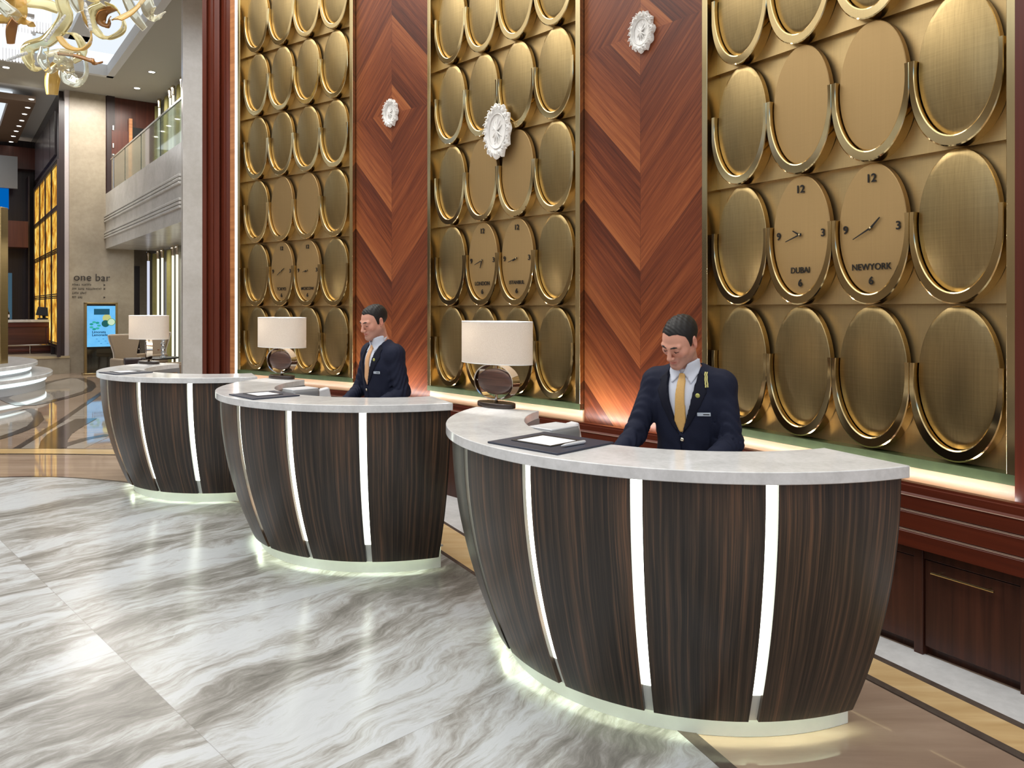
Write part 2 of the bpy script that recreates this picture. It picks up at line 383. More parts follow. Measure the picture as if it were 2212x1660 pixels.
# ------------------------------------------------------------------ brass panels
W4=.465; DISC_W,DISC_H=.203,.355; PITCH=.78; Z0R=.94-ZW
def disc_mesh(nm,w,h,dome,y0,th):
    m=MB(); n=48; rings=[]
    for s,dy in ((1,th),(1,.004),(.985,0),(.9,-dome*.19),(.75,-dome*.44),(.5,-dome*.75),(.25,-dome*.94),(.06,-dome)):
        rings.append([(w*s*math.cos(2*PI*j/n),y0+dy,h*s*math.sin(2*PI*j/n)) for j in range(n)])
    return m.loft(rings)
def rim_mesh(w,h):
    """crescent cradle: hugs the lower half of an oval, top ends cut level"""
    m=MB(); n=40; rings=[]
    a0=math.asin(.06/h)
    for i in range(n+1):
        a=PI-(-a0)+ (PI+0 - 2*0)*0
        a=(PI-a0)+(PI+2*a0)*i/n
        c,s=math.cos(a),math.sin(a)
        ix,iz=(w+.004)*c,(h+.004)*s
        lo=max(0,-s)
        t=.0275+.030*lo**1.3
        nx,nz=c/w,s/h; l=math.hypot(nx,nz); nx/=l; nz/=l
        ox,oz=ix+nx*t,iz+nz*t
        if s>-.25: oz=iz+(oz-iz)*max(0,min(1,(-s)/.25)); ox=ix+math.copysign(t,c)
        ox=max(-W4/2+.0005,min(W4/2-.0005,ox)) if s>-.62 else ox
        yf,yb=.018,.095
        rings.append([(ix,yf+.004,iz),(ix*1.0+(ox-ix)*.12,yf,iz+(oz-iz)*.12),(ix+(ox-ix)*.88,yf,iz+(oz-iz)*.88),(ox,yf+.004,oz),(ox,yb,oz),(ix,yb,iz)])
    return m.loft(rings)
MESH={}
def put(name,mesh,parent,loc,mats=None):
    o=bpy.data.objects.new(name,mesh); COL.objects.link(o); o.parent=parent; o.location=loc; return o
dm=disc_mesh('d',DISC_W,DISC_H,.022,.052,.04).build('oval_disc',M['brush']); MESH['disc']=dm.data; bpy.data.objects.remove(dm)
dm=disc_mesh('d',DISC_W,DISC_H,.003,.050,.04).build('oval_plate',M['matte']); MESH['plate']=dm.data; bpy.data.objects.remove(dm)
dm=rim_mesh(DISC_W,DISC_H).build('crescent_rim',M['polish'],smooth=30); MESH['rim']=dm.data; bpy.data.objects.remove(dm)
def seg(m,p,q,w0,w1,y):               # tapered flat hand in the panel plane
    d=Vector((q[0]-p[0],q[1]-p[1])); n=Vector((-d.y,d.x)).normalized()
    a=Vector(p); b=Vector(q)
    pts=[a+n*w0,b+n*w1,b-n*w1,a-n*w0]
    vs=[(k.x,y,k.y) for k in pts]+[(k.x,y+.003,k.y) for k in pts]
    m.add(vs,[(0,1,2,3),(7,6,5,4),(0,4,5,1),(1,5,6,2),(2,6,7,3),(3,7,4,0)])
FRONT=Matrix.Rotation(PI/2,4,'X')      # text facing -y
def panel(p,q,label,names,hands,labels,mirror=False,plates=True):
    L,a=bay(p,q); HT=ZT-ZW-.05
    T=thing('brass_panel',label,'wall panel',(p[0],p[1],ZW),a,'brass wall panels')
    fr=MB(); fw=.05
    for x in (0,L-fw): fr.span((x,0,.02),(x+fw,.16,HT))
    fr.span((0,0,HT-.05),(L,.16,HT))
    fr.build('frame',M['frame'],T,bevel=.003)
    m=MB(); m.span((0,-.002,.018),(L,.16,.068)); m.build('bottom_rail',M['green_reflect'],T,bevel=.003)
    # shingled back sheets, each leaning out at its foot
    for k in range(6):
        z0=Z0R+PITCH*k; z1=z0+PITCH
        if k==0: z0=.065
        m=MB(); y0,y1=.092,.126
        m.add([(fw,y0,z0),(L-fw,y0,z0),(L-fw,y1,z1),(fw,y1,z1),(fw,.15,z0),(L-fw,.15,z0),(L-fw,.15,z1),(fw,.15,z1)],[(0,1,2,3),(4,7,6,5),(0,4,5,1),(3,2,6,7),(0,3,7,4),(1,5,6,2)])
        m.build('back_sheet',M['field'],T,smooth=0)
    for k in range(6):
        zc=Z0R+PITCH*k+.414
        for c in range(4):
            x=L/2+(c-1.5)*W4
            if c in (1,2) and k==1: pass
            elif c in (1,2) and k==2: put('oval_plate',MESH['plate'],T,(x,0,zc))
            else: put('oval_disc',MESH['disc'],T,(x,0,zc))
            put('crescent_rim',MESH['rim'],T,(x,0,zc))
    R=Matrix.Rotation(a,4,'Z')
    for i,c in enumerate((1,2)):
        x=L/2+(c-1.5)*W4; zc=Z0R+PITCH+.414
        loc=Matrix.Translation((p[0],p[1],ZW))@R@Vector((x,0,zc))
        k=thing('wall_clock',labels[i],'clock',loc,a,'world clocks')
        put('clock_face',MESH['plate'],k,(0,0,0))
        y=.0435
        for s,u,v,z in (('12',0,.272,.064),('3',.158,.0,.062),('9',-.158,.0,.062),('6',0,-.288,.060)):
            text('numeral',s,z,M['ink'],k,Matrix.Translation((u,y,v))@FRONT,.0012,off=.0012)
        text('city_name',names[i],.050 if len(names[i])<8 else .045,M['ink'],k,Matrix.Translation((0,y,-.212))@FRONT,.001,sx=.95,off=.0006)
        (hx,hz),(mx,mz)=hands[i]
        m=MB(); seg(m,(-hx*.18,-hz*.18),(hx,hz),.006,.003,.036); m.build('hour_hand',M['ink'],k,smooth=0)
        m=MB(); seg(m,(-mx*.15,-mz*.15),(mx,mz),.005,.002,.0325); m.build('minute_hand',M['ink'],k,smooth=0)
        m=MB(); m.lathe([(.006,0),(.006,.014),(.003,.016)],n=16,M=Matrix.Translation((0,.046,0))@Matrix.Rotation(PI/2,4,'X')); m.build('hub',M['frame'],k)
    return T
hd=lambda x,y:(x,y)
panel(A0,A1,'farthest brass oval panel, beside the tall white light strip, with the TOKYO and MOSCOW clocks',('TOKYO','MOSCOW'),
      [(hd(.055,.035),hd(-.07,-.045)),(hd(-.04,-.022),hd(-.075,-.02))],
      ('oval gold TOKYO clock, farther of the two on the far brass panel','oval gold MOSCOW clock beside TOKYO on the far brass panel'))
panel(B0,B1,'middle brass oval panel with the large white crest and the LONDON and ISTANBUL clocks',('LONDON','ISTANBUL'),
      [(hd(-.024,-.068),hd(-.10,-.035)),(hd(-.045,-.022),hd(-.10,-.03))],
      ('oval gold LONDON clock above a table lamp on the middle brass panel','oval gold ISTANBUL clock beside LONDON on the middle brass panel'))
panel(C0,C1,'nearest brass oval panel behind the bowed man, with the DUBAI and NEWYORK clocks',('DUBAI','NEWYORK'),
      [(hd(-.05,.028),hd(-.10,-.035)),(hd(.055,.055),hd(-.105,-.055))],
      ('oval gold DUBAI clock near the head of the bowed man','oval gold NEWYORK clock with hands spread wide, right of DUBAI'))
# ------------------------------------------------------------------ carved crests
def medallion(label,loc,a,w,h,seed):
    rnd=random.Random(seed); T=thing('wall_crest',label,'crest',loc,a,'carved white wall crests')
    m=MB(); n=44; o=[]
    for j in range(n):
        th=2*PI*j/n; k=1+.07*math.cos(11*th)+rnd.uniform(-.03,.05)
        o.append((w*k*math.cos(th),h*k*math.sin(th)))
    rings=[[(x,.0,z) for x,z in o],[(x,-.012,z) for x,z in o],[(x*.93,-.03,z*.93) for x,z in o],[(x*.80,-.034,z*.80) for x,z in o],[(w*.70*math.cos(2*PI*j/n),-.016,h*.70*math.sin(2*PI*j/n)) for j in range(n)],[(w*.05*math.cos(2*PI*j/n),-.014,h*.05*math.sin(2*PI*j/n)) for j in range(n)]]
    m.loft(rings); m.build('plaque',M['plaster'],T,smooth=50)
    sc=MB()
    for j in range(20):                 # scrolls and leaves round the rim
        th=2*PI*j/20; x,z=w*.9*math.cos(th),h*.9*math.sin(th); r=w*.13*rnd.uniform(.8,1.2)
        pts=[(x+r*q/9*math.cos(th+q*.7),-.034-.006*(q%2),z+r*q/9*math.sin(th+q*.7)) for q in range(2,10)]
        sc.tube(pts,[w*.045*(1-.06*q) for q in range(8)],6)
        sc.lathe([(0.002,-.014),(w*.05,-.008),(w*.06,0),(w*.03,.01)],(0,0,0),8,M=Matrix.Translation((w*1.0*math.cos(th+.15),-.02,h*1.0*math.sin(th+.15)))@Matrix.Rotation(PI/2,4,'X'))
    sc.build('scroll_rim',M['plaster'],T,smooth=60)
    b=MB()
    bead=[(w*.66*math.cos(2*PI*j/40),-.022,h*.66*math.sin(2*PI*j/40)) for j in range(40)]
    b.tube(bead,w*.035,6,closed=True); b.build('bead',M['plaster'],T,smooth=60)
    c=MB()
    for j in range(5):                  # crossed stems with leaves in the middle
        th=PI*(.15+.17*j); L=h*.5
        pts=[(w*.5*s*math.cos(th)*.9+.0,-.022-.006*math.cos(s*3),L*s*math.sin(th)) for s in (-.9,-.5,0,.5,.9)]
        c.tube(pts,[w*.02,w*.05,w*.035,w*.055,w*.02],6)
    for j in range(9):
        x,z=rnd.uniform(-.42,.42)*w,rnd.uniform(-.5,.5)*h
        c.lathe([(0.001,-.01),(w*.07,-.006),(w*.08,.0)],(0,0,0),8,sy=.5,M=Matrix.Translation((x,-.018,z))@Matrix.Rotation(rnd.uniform(0,3),4,'Y')@Matrix.Rotation(PI/2,4,'X'))
    c.build('relief',M['plaster'],T,smooth=60)
    return T
La,aa=bay(A1,B0); cA=((A1[0]+B0[0])/2,(A1[1]+B0[1])/2)
Lb,ab=bay(B1,C0); cB=((B1[0]+C0[0])/2,(B1[1]+C0[1])/2)
LB,aB=bay(B0,B1)
nw=lambda a,d:Vector((math.sin(a)*d,-math.cos(a)*d,0))
medallion('small white carved crest on the chevron wood nearer the far brass panel',Vector((cA[0],cA[1],3.74))+nw(aa,-.046),aa,.112,.142,1)
medallion('small white carved crest high on the chevron wood left of the DUBAI panel',Vector((cB[0],cB[1],3.74))+nw(ab,-.046)+Vector((math.cos(ab),math.sin(ab),0))*.03,ab,.115,.145,2)
pp=onplane(1077,284,B0,math.atan2(B1[0]-B0[0],-(B1[1]-B0[1])))
medallion('large white carved oval crest mounted on the middle brass panel',pp+nw(aB,.0),aB,.17,.235,3)
# ------------------------------------------------------------------ storage cabinets under the sill
CABL=[]
def cabinet(i,u0,u1,label):
    p,q=offset_poly(K,-.03)[2:4]; L,a=bay(p,q)
    T=thing('storage_cabinet',label,'cabinet',(p[0],p[1],0),a,'cabinets below the sill')
    m=MB(); m.span((u0,.03,.04),(u1,.12,.532)); m.span((u0,.05,0),(u1,.12,.05)); m.build('carcass',M['cab'],T)
    m=MB(); m.span((u0,.0,.0),(u0+.045,.06,.532)); m.span((u0+.045,.008,.475),(u1,.06,.532)); m.build('stile',M['cab'],T,bevel=.002)
    d=MB(); d.span((u0+.05,.012,.05),(u1-.004,.03,.47)); dd=d.build('door',M['cab'],T,bevel=.002)
    h=MB(); c=(u0+u1)/2; h.tube([(c-.145,-.022,.425),(c+.145,-.022,.425)],.006,10)
    for s in (-1,1): h.tube([(c+s*.115,-.022,.425),(c+s*.115,.014,.425)],.0045,8)
    h.build('handle',M['frame'],dd)
lines=offset_poly(K,-.03)
Lc,ac=bay(lines[2],lines[3])
def ucab(px):
    k=(px-CX)/F; p=lines[2]; return (k*p[1]-p[0])/(math.cos(ac)-k*math.sin(ac))
ua,ub=ucab(1974),ucab(2204); wc=ub-ua
for i,(u0,u1,lb) in enumerate(((max(.03,ua-wc),ua,'dark wood cabinet mostly hidden behind the near desk'),(ua,ub,'dark wood cabinet with long brass handle right of the near desk'),(ub,ub+wc,'dark wood cabinet cut by the right frame edge'))):
    cabinet(i,u0,u1,lb)
# plain cabinet front below the middle and left bays
KB=offset_poly(K,.0)
m=MB(); KK=[offset_poly(K,-.02),offset_poly(K,-.12)]
rings=[[(KK[0][i][0],KK[0][i][1],0),(KK[0][i][0],KK[0][i][1],.532),(KK[1][i][0],KK[1][i][1],.532),(KK[1][i][0],KK[1][i][1],0)] for i in range(2)]
def lerp(p,q,t): return (p[0]+(q[0]-p[0])*t,p[1]+(q[1]-p[1])*t)
kf=[KK[0][0],KK[0][1],lerp(KK[0][1],KK[0][2],.97)]; kb=[KK[1][0],KK[1][1],lerp(KK[1][1],KK[1][2],.97)]
rings=[[(f[0],f[1],0),(f[0],f[1],.532),(b[0],b[1],.532),(b[0],b[1],0)] for f,b in zip(kf,kb)]
struct(MB().loft(rings).build('wall_base',M['cab'],smooth=0),'dark wood base below the sill of the middle and left bays')
# ------------------------------------------------------------------ floor
m=MB(); m.box((-6,16,-.05),(60,50,.1)); struct(m.build('floor',M['beige']),'polished beige stone floor')
def inlay(name,pts,mat,z,label=None):
    m=MB(); m.prism(pts,z-.004,z); return struct(m.build(name,mat,smooth=0),label)
arc=[onz(px,py) for px,py in ((-160,1037),(0,1033.5),(60,1032),(114,1032.4),(160,1034.5),(202,1037.5),(263,1043),(330,1053),(420,1068),(527,1090))]
pts=[(p.x,p.y) for p in arc]+[(-1.3,6.4),(-.57,5.5),(-.20,4.87),(.2,4.1),(.665,3.11),(.762,2.87),(1.1,2.05),(1.4,.9),(-3,.3),(-9,1.5),(-12,5)]
inlay('floor_marble',pts,M['marble'],.004,'white marble floor with grey veins')
# dark edge of the marble
ed=[(p.x,p.y) for p in arc]; eo=[(p.x*1.004,p.y*1.006) for p in arc]
inlay('trim_floor_edge',ed+eo[::-1],M['dark_in'],.0045,'thin dark line round the marble')
q=[onz(1465,1583),onz(1504,1587),onz(1590,1660),onz(1552,1660)]
dd=(q[3]-q[0])
inlay('trim_floor_dark',[(q[0].x-dd.x*2,q[0].y-dd.y*2),(q[1].x-dd.x*2,q[1].y-dd.y*2),(q[2].x+dd.x*3,q[2].y+dd.y*3),(q[3].x+dd.x*3,q[3].y+dd.y*3)],M['dark_in'],.005,'dark stone band beside the near desk')
def border(base0,base1,l1a,l1b,l2a,l2b,tag_):
    """white, dark, gold, dark strips between the cabinets and the floor"""
    def strip(nm,a0,a1,b1,b0,mat,z): inlay(nm,[(p[0],p[1]) for p in (a0,a1,b1,b0)],mat,z)
    w=.045; V=lambda p:Vector((p[0],p[1]))
    l1a,l1b,l2a,l2b=map(V,(l1a,l1b,l2a,l2b))
    f=w/((l1a-l2a).length)
    i1a,i1b=l1a.lerp(l2a,f),l1b.lerp(l2b,f); i2a,i2b=l2a.lerp(l1a,f),l2b.lerp(l1b,f)
    strip('trim_floor_white',base0,base1,l1b,l1a,M['white_in'],.006)
    strip('trim_floor_dark',l1a,l1b,i1b,i1a,M['dark_in'],.0065)
    strip('trim_floor_gold',i1a,i1b,i2b,i2a,M['gold_in'],.006)
    strip('trim_floor_dark',i2a,i2b,l2b,l2a,M['dark_in'],.0065)
ext=lambda a,b,t:(a[0]+(b[0]-a[0])*t,a[1]+(b[1]-a[1])*t)
a1,b1=(1.779,3.788),(2.081,3.163); a2,b2=(1.619,3.55),(1.916,2.911)
bl=offset_poly(K,-.05)
border(ext(bl[2],bl[3],.2),ext(bl[2],bl[3],1.1),ext(a1,b1,-1.1),ext(a1,b1,3),ext(a2,b2,-1.1),ext(a2,b2,3),'r')
a1,b1=(-.575,6.235),(-.349,5.81); a2,b2=(-.543,5.461),(-.215,4.882)
border(ext(bl[1],bl[2],.0),ext(bl[1],bl[2],.72),ext(a1,b1,-1.6),ext(a1,b1,3.4),ext(a2,b2,-1.6),ext(a2,b2,1.9),'c')
# curved inlays of the far floor, traced on the floor plane
def band(name,c,w,mat,z):
    c=[Vector((p.x,p.y)) for p in c]; l=[];r=[]
    for i,p in enumerate(c):
        t=(c[min(i+1,len(c)-1)]-c[max(i-1,0)]).normalized(); n=Vector((-t.y,t.x))
        l.append(tuple(p+n*w/2)); r.append(tuple(p-n*w/2))
    m=MB(); k=len(c)
    vs=[(x,y,z) for x,y in l]+[(x,y,z) for x,y in r]
    m.add(vs,[(i,i+1,k+i+1,k+i) for i in range(k-1)])
    return struct(m.build(name,mat,smooth=0))
def oval(cx,cy,rx,ry,rot,n=40,a0=0,a1=360):
    out=[]
    for i in range(n+1):
        a=math.radians(a0+(a1-a0)*i/n); x,y=rx*math.cos(a),ry*math.sin(a)
        out.append(Vector((cx+x*math.cos(rot)-y*math.sin(rot),cy+x*math.sin(rot)+y*math.cos(rot))))
    return out
o1=[onz(x,y) for x,y in ((5,861),(30,851),(70,838),(110,825),(150,817),(175,818),(195,827),(199,836),(188,846),(150,858),(110,868),(70,876),(45,876),(25,870),(12,864))]
inlay('trim_floor_inlay',[(p.x,p.y) for p in o1],M['grey_in'],.0035,'pale oval inlay in the far floor')
band('trim_floor_curve',o1+[o1[0]],.16,M['dark_in'],.005)
o2=[onz(x,y) for x,y in ((-60,905),(0,898),(30,889),(60,884),(78,893),(84,907),(70,921),(40,934),(0,947),(-60,962))]
inlay('trim_floor_inlay',[(p.x,p.y) for p in o2],M['grey_in'],.0035,'pale rounded inlay at the left edge of the far floor')
band('trim_floor_curve',o2,.14,M['dark_in'],.005)
band('trim_floor_curve',[onz(x,y) for x,y in ((35,971),(80,943),(130,912),(187,872),(240,835))],.09,M['dark_in'],.005)
o3=[onz(x,y) for x,y in ((40,971),(84,943),(134,912),(187,876),(187,902),(150,921),(125,938),(112,955),(112,971))]
inlay('trim_floor_inlay',[(p.x,p.y) for p in o3],M['grey_in'],.0035,'pale tapering inlay in the far floor')
band('trim_floor_curve',[onz(x,y) for x,y in ((114,971),(117,953),(128,939),(150,925),(187,905))],.30,M['dark_in'],.0046)
band('trim_floor_curve',[onz(x,y) for x,y in ((122,969),(150,960),(187,949),(236,940))],.16,M['dark_in'],.0048)
o5=[onz(x,y) for x,y in ((125,968),(187,948),(236,944),(181,970))]
inlay('trim_floor_inlay',[(p.x,p.y) for p in o5],M['grey_in'],.0036,'pale wedge inlay in the far floor')
g0,g1=onz(0,975.5),onz(245,977); 
band('trim_floor_dark',[onz(-200,976),onz(0,976),onz(120,976),onz(300,978)],.36,M['dark_in'],.0042)
band('trim_floor_gold',[onz(-200,976),onz(0,976),onz(120,976),onz(300,978)],.30,M['gold_in'],.005)
# ------------------------------------------------------------------ reception desks
ZTOP=1.114; RT0,RT1=.872,1.276
DESKS=[(.937,4.041),(-.902,5.94),(-2.698,7.752)]
def rprof(z):
    t=(1.07-z)/(1.07-.09); return 1.245-.222*t*t
def panel_mb(a0,a1,off=0,th=.022,z0=.09,z1=1.068):
    m=MB(); nz,na=16,max(3,int(abs(a1-a0)/2.5)); rings=[]
    for i in range(na+1):
        a=math.radians(a0+(a1-a0)*i/na); c,s=math.cos(a),math.sin(a)
        out=[((rprof(z)-off)*c,(rprof(z)-off)*s,z) for z in [z0+(z1-z0)*k/nz for k in range(nz+1)]]
        inn=[((rprof(z)-off-th)*c,(rprof(z)-off-th)*s,z) for z in [z1-(z1-z0)*k/nz for k in range(nz+1)]]
        rings.append(out+inn)
    return m.loft(rings)
def desk(c,label):
    T=thing('reception_desk',label,'reception desk',(c[0],c[1],0),0,'curved reception desks')
    m=MB(); m.arc(RT0,RT1,1.068,ZTOP,-206,-65,72); m.build('countertop',M['top'],T,bevel=.003)
    gaps=[-90,-112.5,-135,-157.5,-180]; g=1.05
    edges=[-65.5]+[x for q in gaps for x in (q+g,q-g)]+[-205.5]
    for i in range(0,len(edges),2):
        panel_mb(edges[i],edges[i+1]).build('front_panel',M['ebony'],T,smooth=30,bevel=.0015)
    for q in gaps:
        s=panel_mb(q-g*1.25,q+g*1.25,.020,.008,.21,1.066).build('light_strip',M['led'],T,smooth=30)
        panel_mb(q-g*1.2,q+g*1.2,.022,.006,.085,.21).build('strip_base',M['plinth'],T,smooth=30)
    m=MB(); m.arc(.90,.965,0,.15,-208.5,-63,60); m.build('plinth',M['plinth'],T,bevel=.002)
    m=MB(); m.arc(.93,1.0,.15,.16,-208.5,-63,60); m.build('plinth_cap',M['plinth'],T)
    m=MB(); m.arc(.972,.984,.142,.149,-208,-64,60); m.build('base_light',M['ledbase'],T)
    # staff side
    m=MB(); m.arc(.872,.885,.10,1.068,-206.5,-64.5,60); m.build('inner_panel',M['greyp'],T)
    m=MB(); m.arc(.862,.874,.80,1.03,-204,-172,16); m.build('inner_door',M['steel'],T)
    m=MB(); m.arc(.52,.872,.90,.93,-210,-60,60); m.build('work_surface',M['top'],T,bevel=.003)
    for a in (-65.4,-205.6):
        r=math.radians(a); mm=MB(); zs=[.09+.978*k/12 for k in range(13)]
        pts=[((rprof(z)-.004)*1,z) for z in zs]+[(.875,1.068),(.875,.09)]
        c_,s_=math.cos(r),math.sin(r); n=(-s_*.006,c_*.006)
        mm.loft([[(R*c_+k*n[0],R*s_+k*n[1],z) for R,z in pts] for k in (-1,1)])
        mm.build('end_panel',M['ebony'],T,smooth=0)
    return T
M['ledbase']=emission('base_led',(.88,1,.74,1),34)
desk(DESKS[0],'nearest curved reception desk with white top, where the bowed man stands')
desk(DESKS[1],'middle curved ebony reception desk, the man facing left stands behind it')
desk(DESKS[2],'farthest curved reception desk with white top, nobody behind it')
# ------------------------------------------------------------------ table lamps
def m_shade():
    t=NT('lamp_shade_fabric'); x,y,z=t.sep(t.obj())
    n=t.noise(t.comb(t.math('MULTIPLY',x,300),t.math('MULTIPLY',y,300),t.math('MULTIPLY',z,300)),1.0,2)
    col=t.ramp(n,[(.3,rgb(222,214,204)),(.7,rgb(238,232,224))])
    d=t.n('ShaderNodeBsdfDiffuse',{'Color':col}); tr=t.n('ShaderNodeBsdfTranslucent',{'Color':col})
    mx=t.n('ShaderNodeMixShader',{0:.5,1:d.outputs[0],2:tr.outputs[0]})
    t.t.links.new(mx.outputs[0],t.o.inputs[0]); return t.m
M['shade']=m_shade()
M['lampwood']=m_wood('lamp_ebony',rgb(52,36,32),rgb(98,70,58),'x',1.6,.3)
M['lampbase']=m_wood('lamp_base_wood',rgb(40,32,28),rgb(62,50,43),'x',1.6,.3)
def lamp(loc,rz,label,discrz=0.0):
    T=thing('table_lamp',label,'lamp',loc,rz,'oval table lamps')
    m=MB(); m.lathe([(.144,0),(.146,.004),(.146,.024),(.143,.028)],n=48,sy=.5); m.build('base',M['lampbase'],T,bevel=.002)
    m=MB(); m.lathe([(.016,.028),(.012,.034),(.0085,.04),(.0085,.075)],n=20); m.lathe([(.008,.232),(.008,.50)],n=16); m.lathe([(.014,.028),(.014,.031)],n=20); m.build('stem',M['chrome'],T)
    D=Matrix.Rotation(discrz,4,'Z')
    m=MB(); zc=.150
    rings=[]
    for j in range(56):                 # flat oval metal hoop
        a=2*PI*j/56; c,s=math.cos(a),math.sin(a)
        rings.append([(r1*c,y,zc+r2*s) for r1,r2,y in ((.162,.100,-.026),(.170,.107,-.028),(.170,.107,.028),(.162,.100,.026))])
    rings.append(rings[0]); m.loft(rings,True,False,D); m.build('ring',M['chrome'],T,smooth=40)
    m=MB(); rings=[]
    for s,y in ((.0,-.022),(.6,-.022),(.9,-.020),(.97,-.016),(1,-.008),(1,.008),(.97,.016),(.9,.02),(.6,.022),(.0,.022)):
        rings.append([(max(s,.004)*.152*math.cos(2*PI*j/48),y,zc+max(s,.004)*.077*math.sin(2*PI*j/48)) for j in range(48)])
    m.loft(rings,True,True,D); m.build('oval_medallion',M['lampwood'],T,smooth=40)
    m=MB()
    for z in (.236,.058): m.tube([(0,0,z-.012),(0,0,z+.014)],.0075,12)
    for s in (-1,1): m.tube([(s*.150,0,zc),(s*.165,0,zc)],.006,10)
    m.build('pins',M['chrome'],T) if False else m.build('pivot',M['chrome'],T)
    m=MB(); n=64; a_,b_=.272,.136; ho,hi=.262,.502
    O=[(a_*math.cos(2*PI*j/n),b_*math.sin(2*PI*j/n)) for j in range(n)]
    rings=[[(x,y,ho) for x,y in O],[(x,y,hi) for x,y in O],[(x*.99,y*.985,hi) for x,y in O],[(x*.99,y*.985,ho) for x,y in O]]
    rings.append(rings[0]); m.loft(rings,True,False); sh=m.build('lamp_shade',M['shade'],T,smooth=40)
    m=MB()
    m.tube([(x*.993,y*.99,hi+.001) for x,y in O],.003,6,closed=True); m.tube([(x*.993,y*.99,ho-.001) for x,y in O],.003,6,closed=True); m.build('shade_trim',M['plaster'],sh)
    m=MB(); m.lathe([(.004,.34),(.016,.36),(.028,.39),(.026,.415),(.012,.44)],n=20,M=Matrix.Translation((-.10,0,0))); m.build('bulb',M['bulb'],T)
    l=bpy.data.lights.new('lamp_light','POINT'); l.energy=17; l.color=(1,.95,.89); l.shadow_soft_size=.03
    o=bpy.data.objects.new('lamp_light',l); COL.objects.link(o); o.parent=T; o.location=(-.08,0,.47)
    return T
M['bulb']=emission('lamp_bulb',(1,.85,.65,1),9)
lamp((DESKS[0][0]-1.03,DESKS[0][1]+.555,ZTOP),math.radians(-46),'oval-shaded table lamp on the nearest desk, largest in view')
lamp((DESKS[1][0]-1.005,DESKS[1][1]+.50,ZTOP),math.radians(-38),'oval-shaded table lamp on the middle desk, left of the standing man')
lamp((DESKS[2][0]-1.10,DESKS[2][1]+.38,ZTOP),math.radians(-30),'oval-shaded table lamp on the farthest desk in front of armchairs',math.radians(-32))
# ------------------------------------------------------------------ desk pads with a sheet of paper
PAPER=[]
def deskpad(pts,label,plabel,pen=False):
    P=[onz(x,y,ZTOP+.006) for x,y in pts]      # left, near, right, far corners
    o=(P[0]+P[1]+P[2]+P[3])/4
    # nearest true rectangle
    u=((P[2]-P[1])+(P[3]-P[0]))/2; v=((P[3]-P[2])+(P[0]-P[1]))/2
    u=Vector((u.x,u.y)); v=Vector((v.x,v.y)); a=math.atan2(u.y,u.x)
    lu,lv=u.length,v.length
    loc=(o.x,o.y,ZTOP+.0005)
    T=thing('desk_pad',label,'desk pad',loc,a,'dark desk pads')
    m=MB(); m.box((0,0,.004),(lu,lv,.008)); m.build('mat_board',M['leather'],T,bevel=.002)
    m=MB()
    Ri=Matrix.Rotation(-a,4,'Z')
    if pen:                             # the sheet as it lies on the first pad; the others repeat it in proportion
        q=[Ri@(onz(x,y,ZTOP+.009)-o) for x,y in ((1117,953),(1191,963.5),(1244,953.4),(1169.6,940.4))]
        PAPER[:]=[sum(k.x for k in q)/4/lu,sum(k.y for k in q)/4/lv,(q[1]+q[2]-q[0]-q[3]).x/2/lu if False else ((q[2]-q[1]+q[3]-q[0])/2).length/lu,((q[3]-q[2]+q[0]-q[1])/2).length/lv]
    ox,oy=PAPER[0]*lu,PAPER[1]*lv; pw,ph=PAPER[2]*lu,PAPER[3]*lv
    for x,y,sx,sy in ((0,ph/2+.008,pw+.03,.016),(0,-ph/2-.008,pw+.03,.016),(pw/2+.008,0,.016,ph),(-pw/2-.008,0,.016,ph)): m.box((ox+x,oy+y,.0095),(sx,sy,.003))
    m.build('holder_edge',M['black'],T,bevel=.001)
    p=MB(); p.box((0,0,.0009),(pw*.98,ph*.98,.0018)); Rm_=Matrix.Rotation(a,4,'Z')
    l2=Vector(loc)+Rm_@Vector((ox,oy,.0082))
    tag(p.build('paper_sheet',M['paper'],None,l2,a),plabel,'paper','blank sheets on the desk pads')
    if pen:
        e0=onz(1213,966,ZTOP+.012); e1=onz(1262,957,ZTOP+.012); d=(e1-e0); d.z=0
        pe=thing('pen','white pen lying on the dark pad of the nearest desk','pen',((e0.x+e1.x)/2,(e0.y+e1.y)/2,ZTOP+.0165),math.atan2(d.y,d.x))
        L=.15
        m=MB(); X=Matrix.Rotation(PI/2,4,'Y'); m.lathe([(.0012,-L/2),(.004,-L/2+.012),(.0065,-L/2+.03),(.0075,0),(.0075,L/2-.045)],n=16,M=X); m.build('barrel',M['whitep'],pe)
        m=MB(); m.lathe([(.0082,L/2-.045),(.0085,L/2-.01),(.006,L/2),(.002,L/2+.002)],n=16,M=X); m.build('cap',M['whitep'],pe)
        m=MB(); m.box((L/2-.025,0,.0095),(.045,.004,.002)); m.build('clip',M['steel'],pe)
deskpad(((1059.5,954.5),(1197,982),(1317,958.5),(1186,932)),'dark desk pad holding paper and a pen on the nearest desk','white paper sheet on the pad beside the pen',True)
deskpad(((493.5,852),(547,863),(649,854),(592,845)),'dark desk pad in front of the lamp on the middle desk','white paper sheet on the pad of the middle desk')
deskpad(((214,804),(248,809.6),(331,803.6),(293,800)),'dark desk pad on the farthest desk','white paper sheet on the pad of the farthest desk')
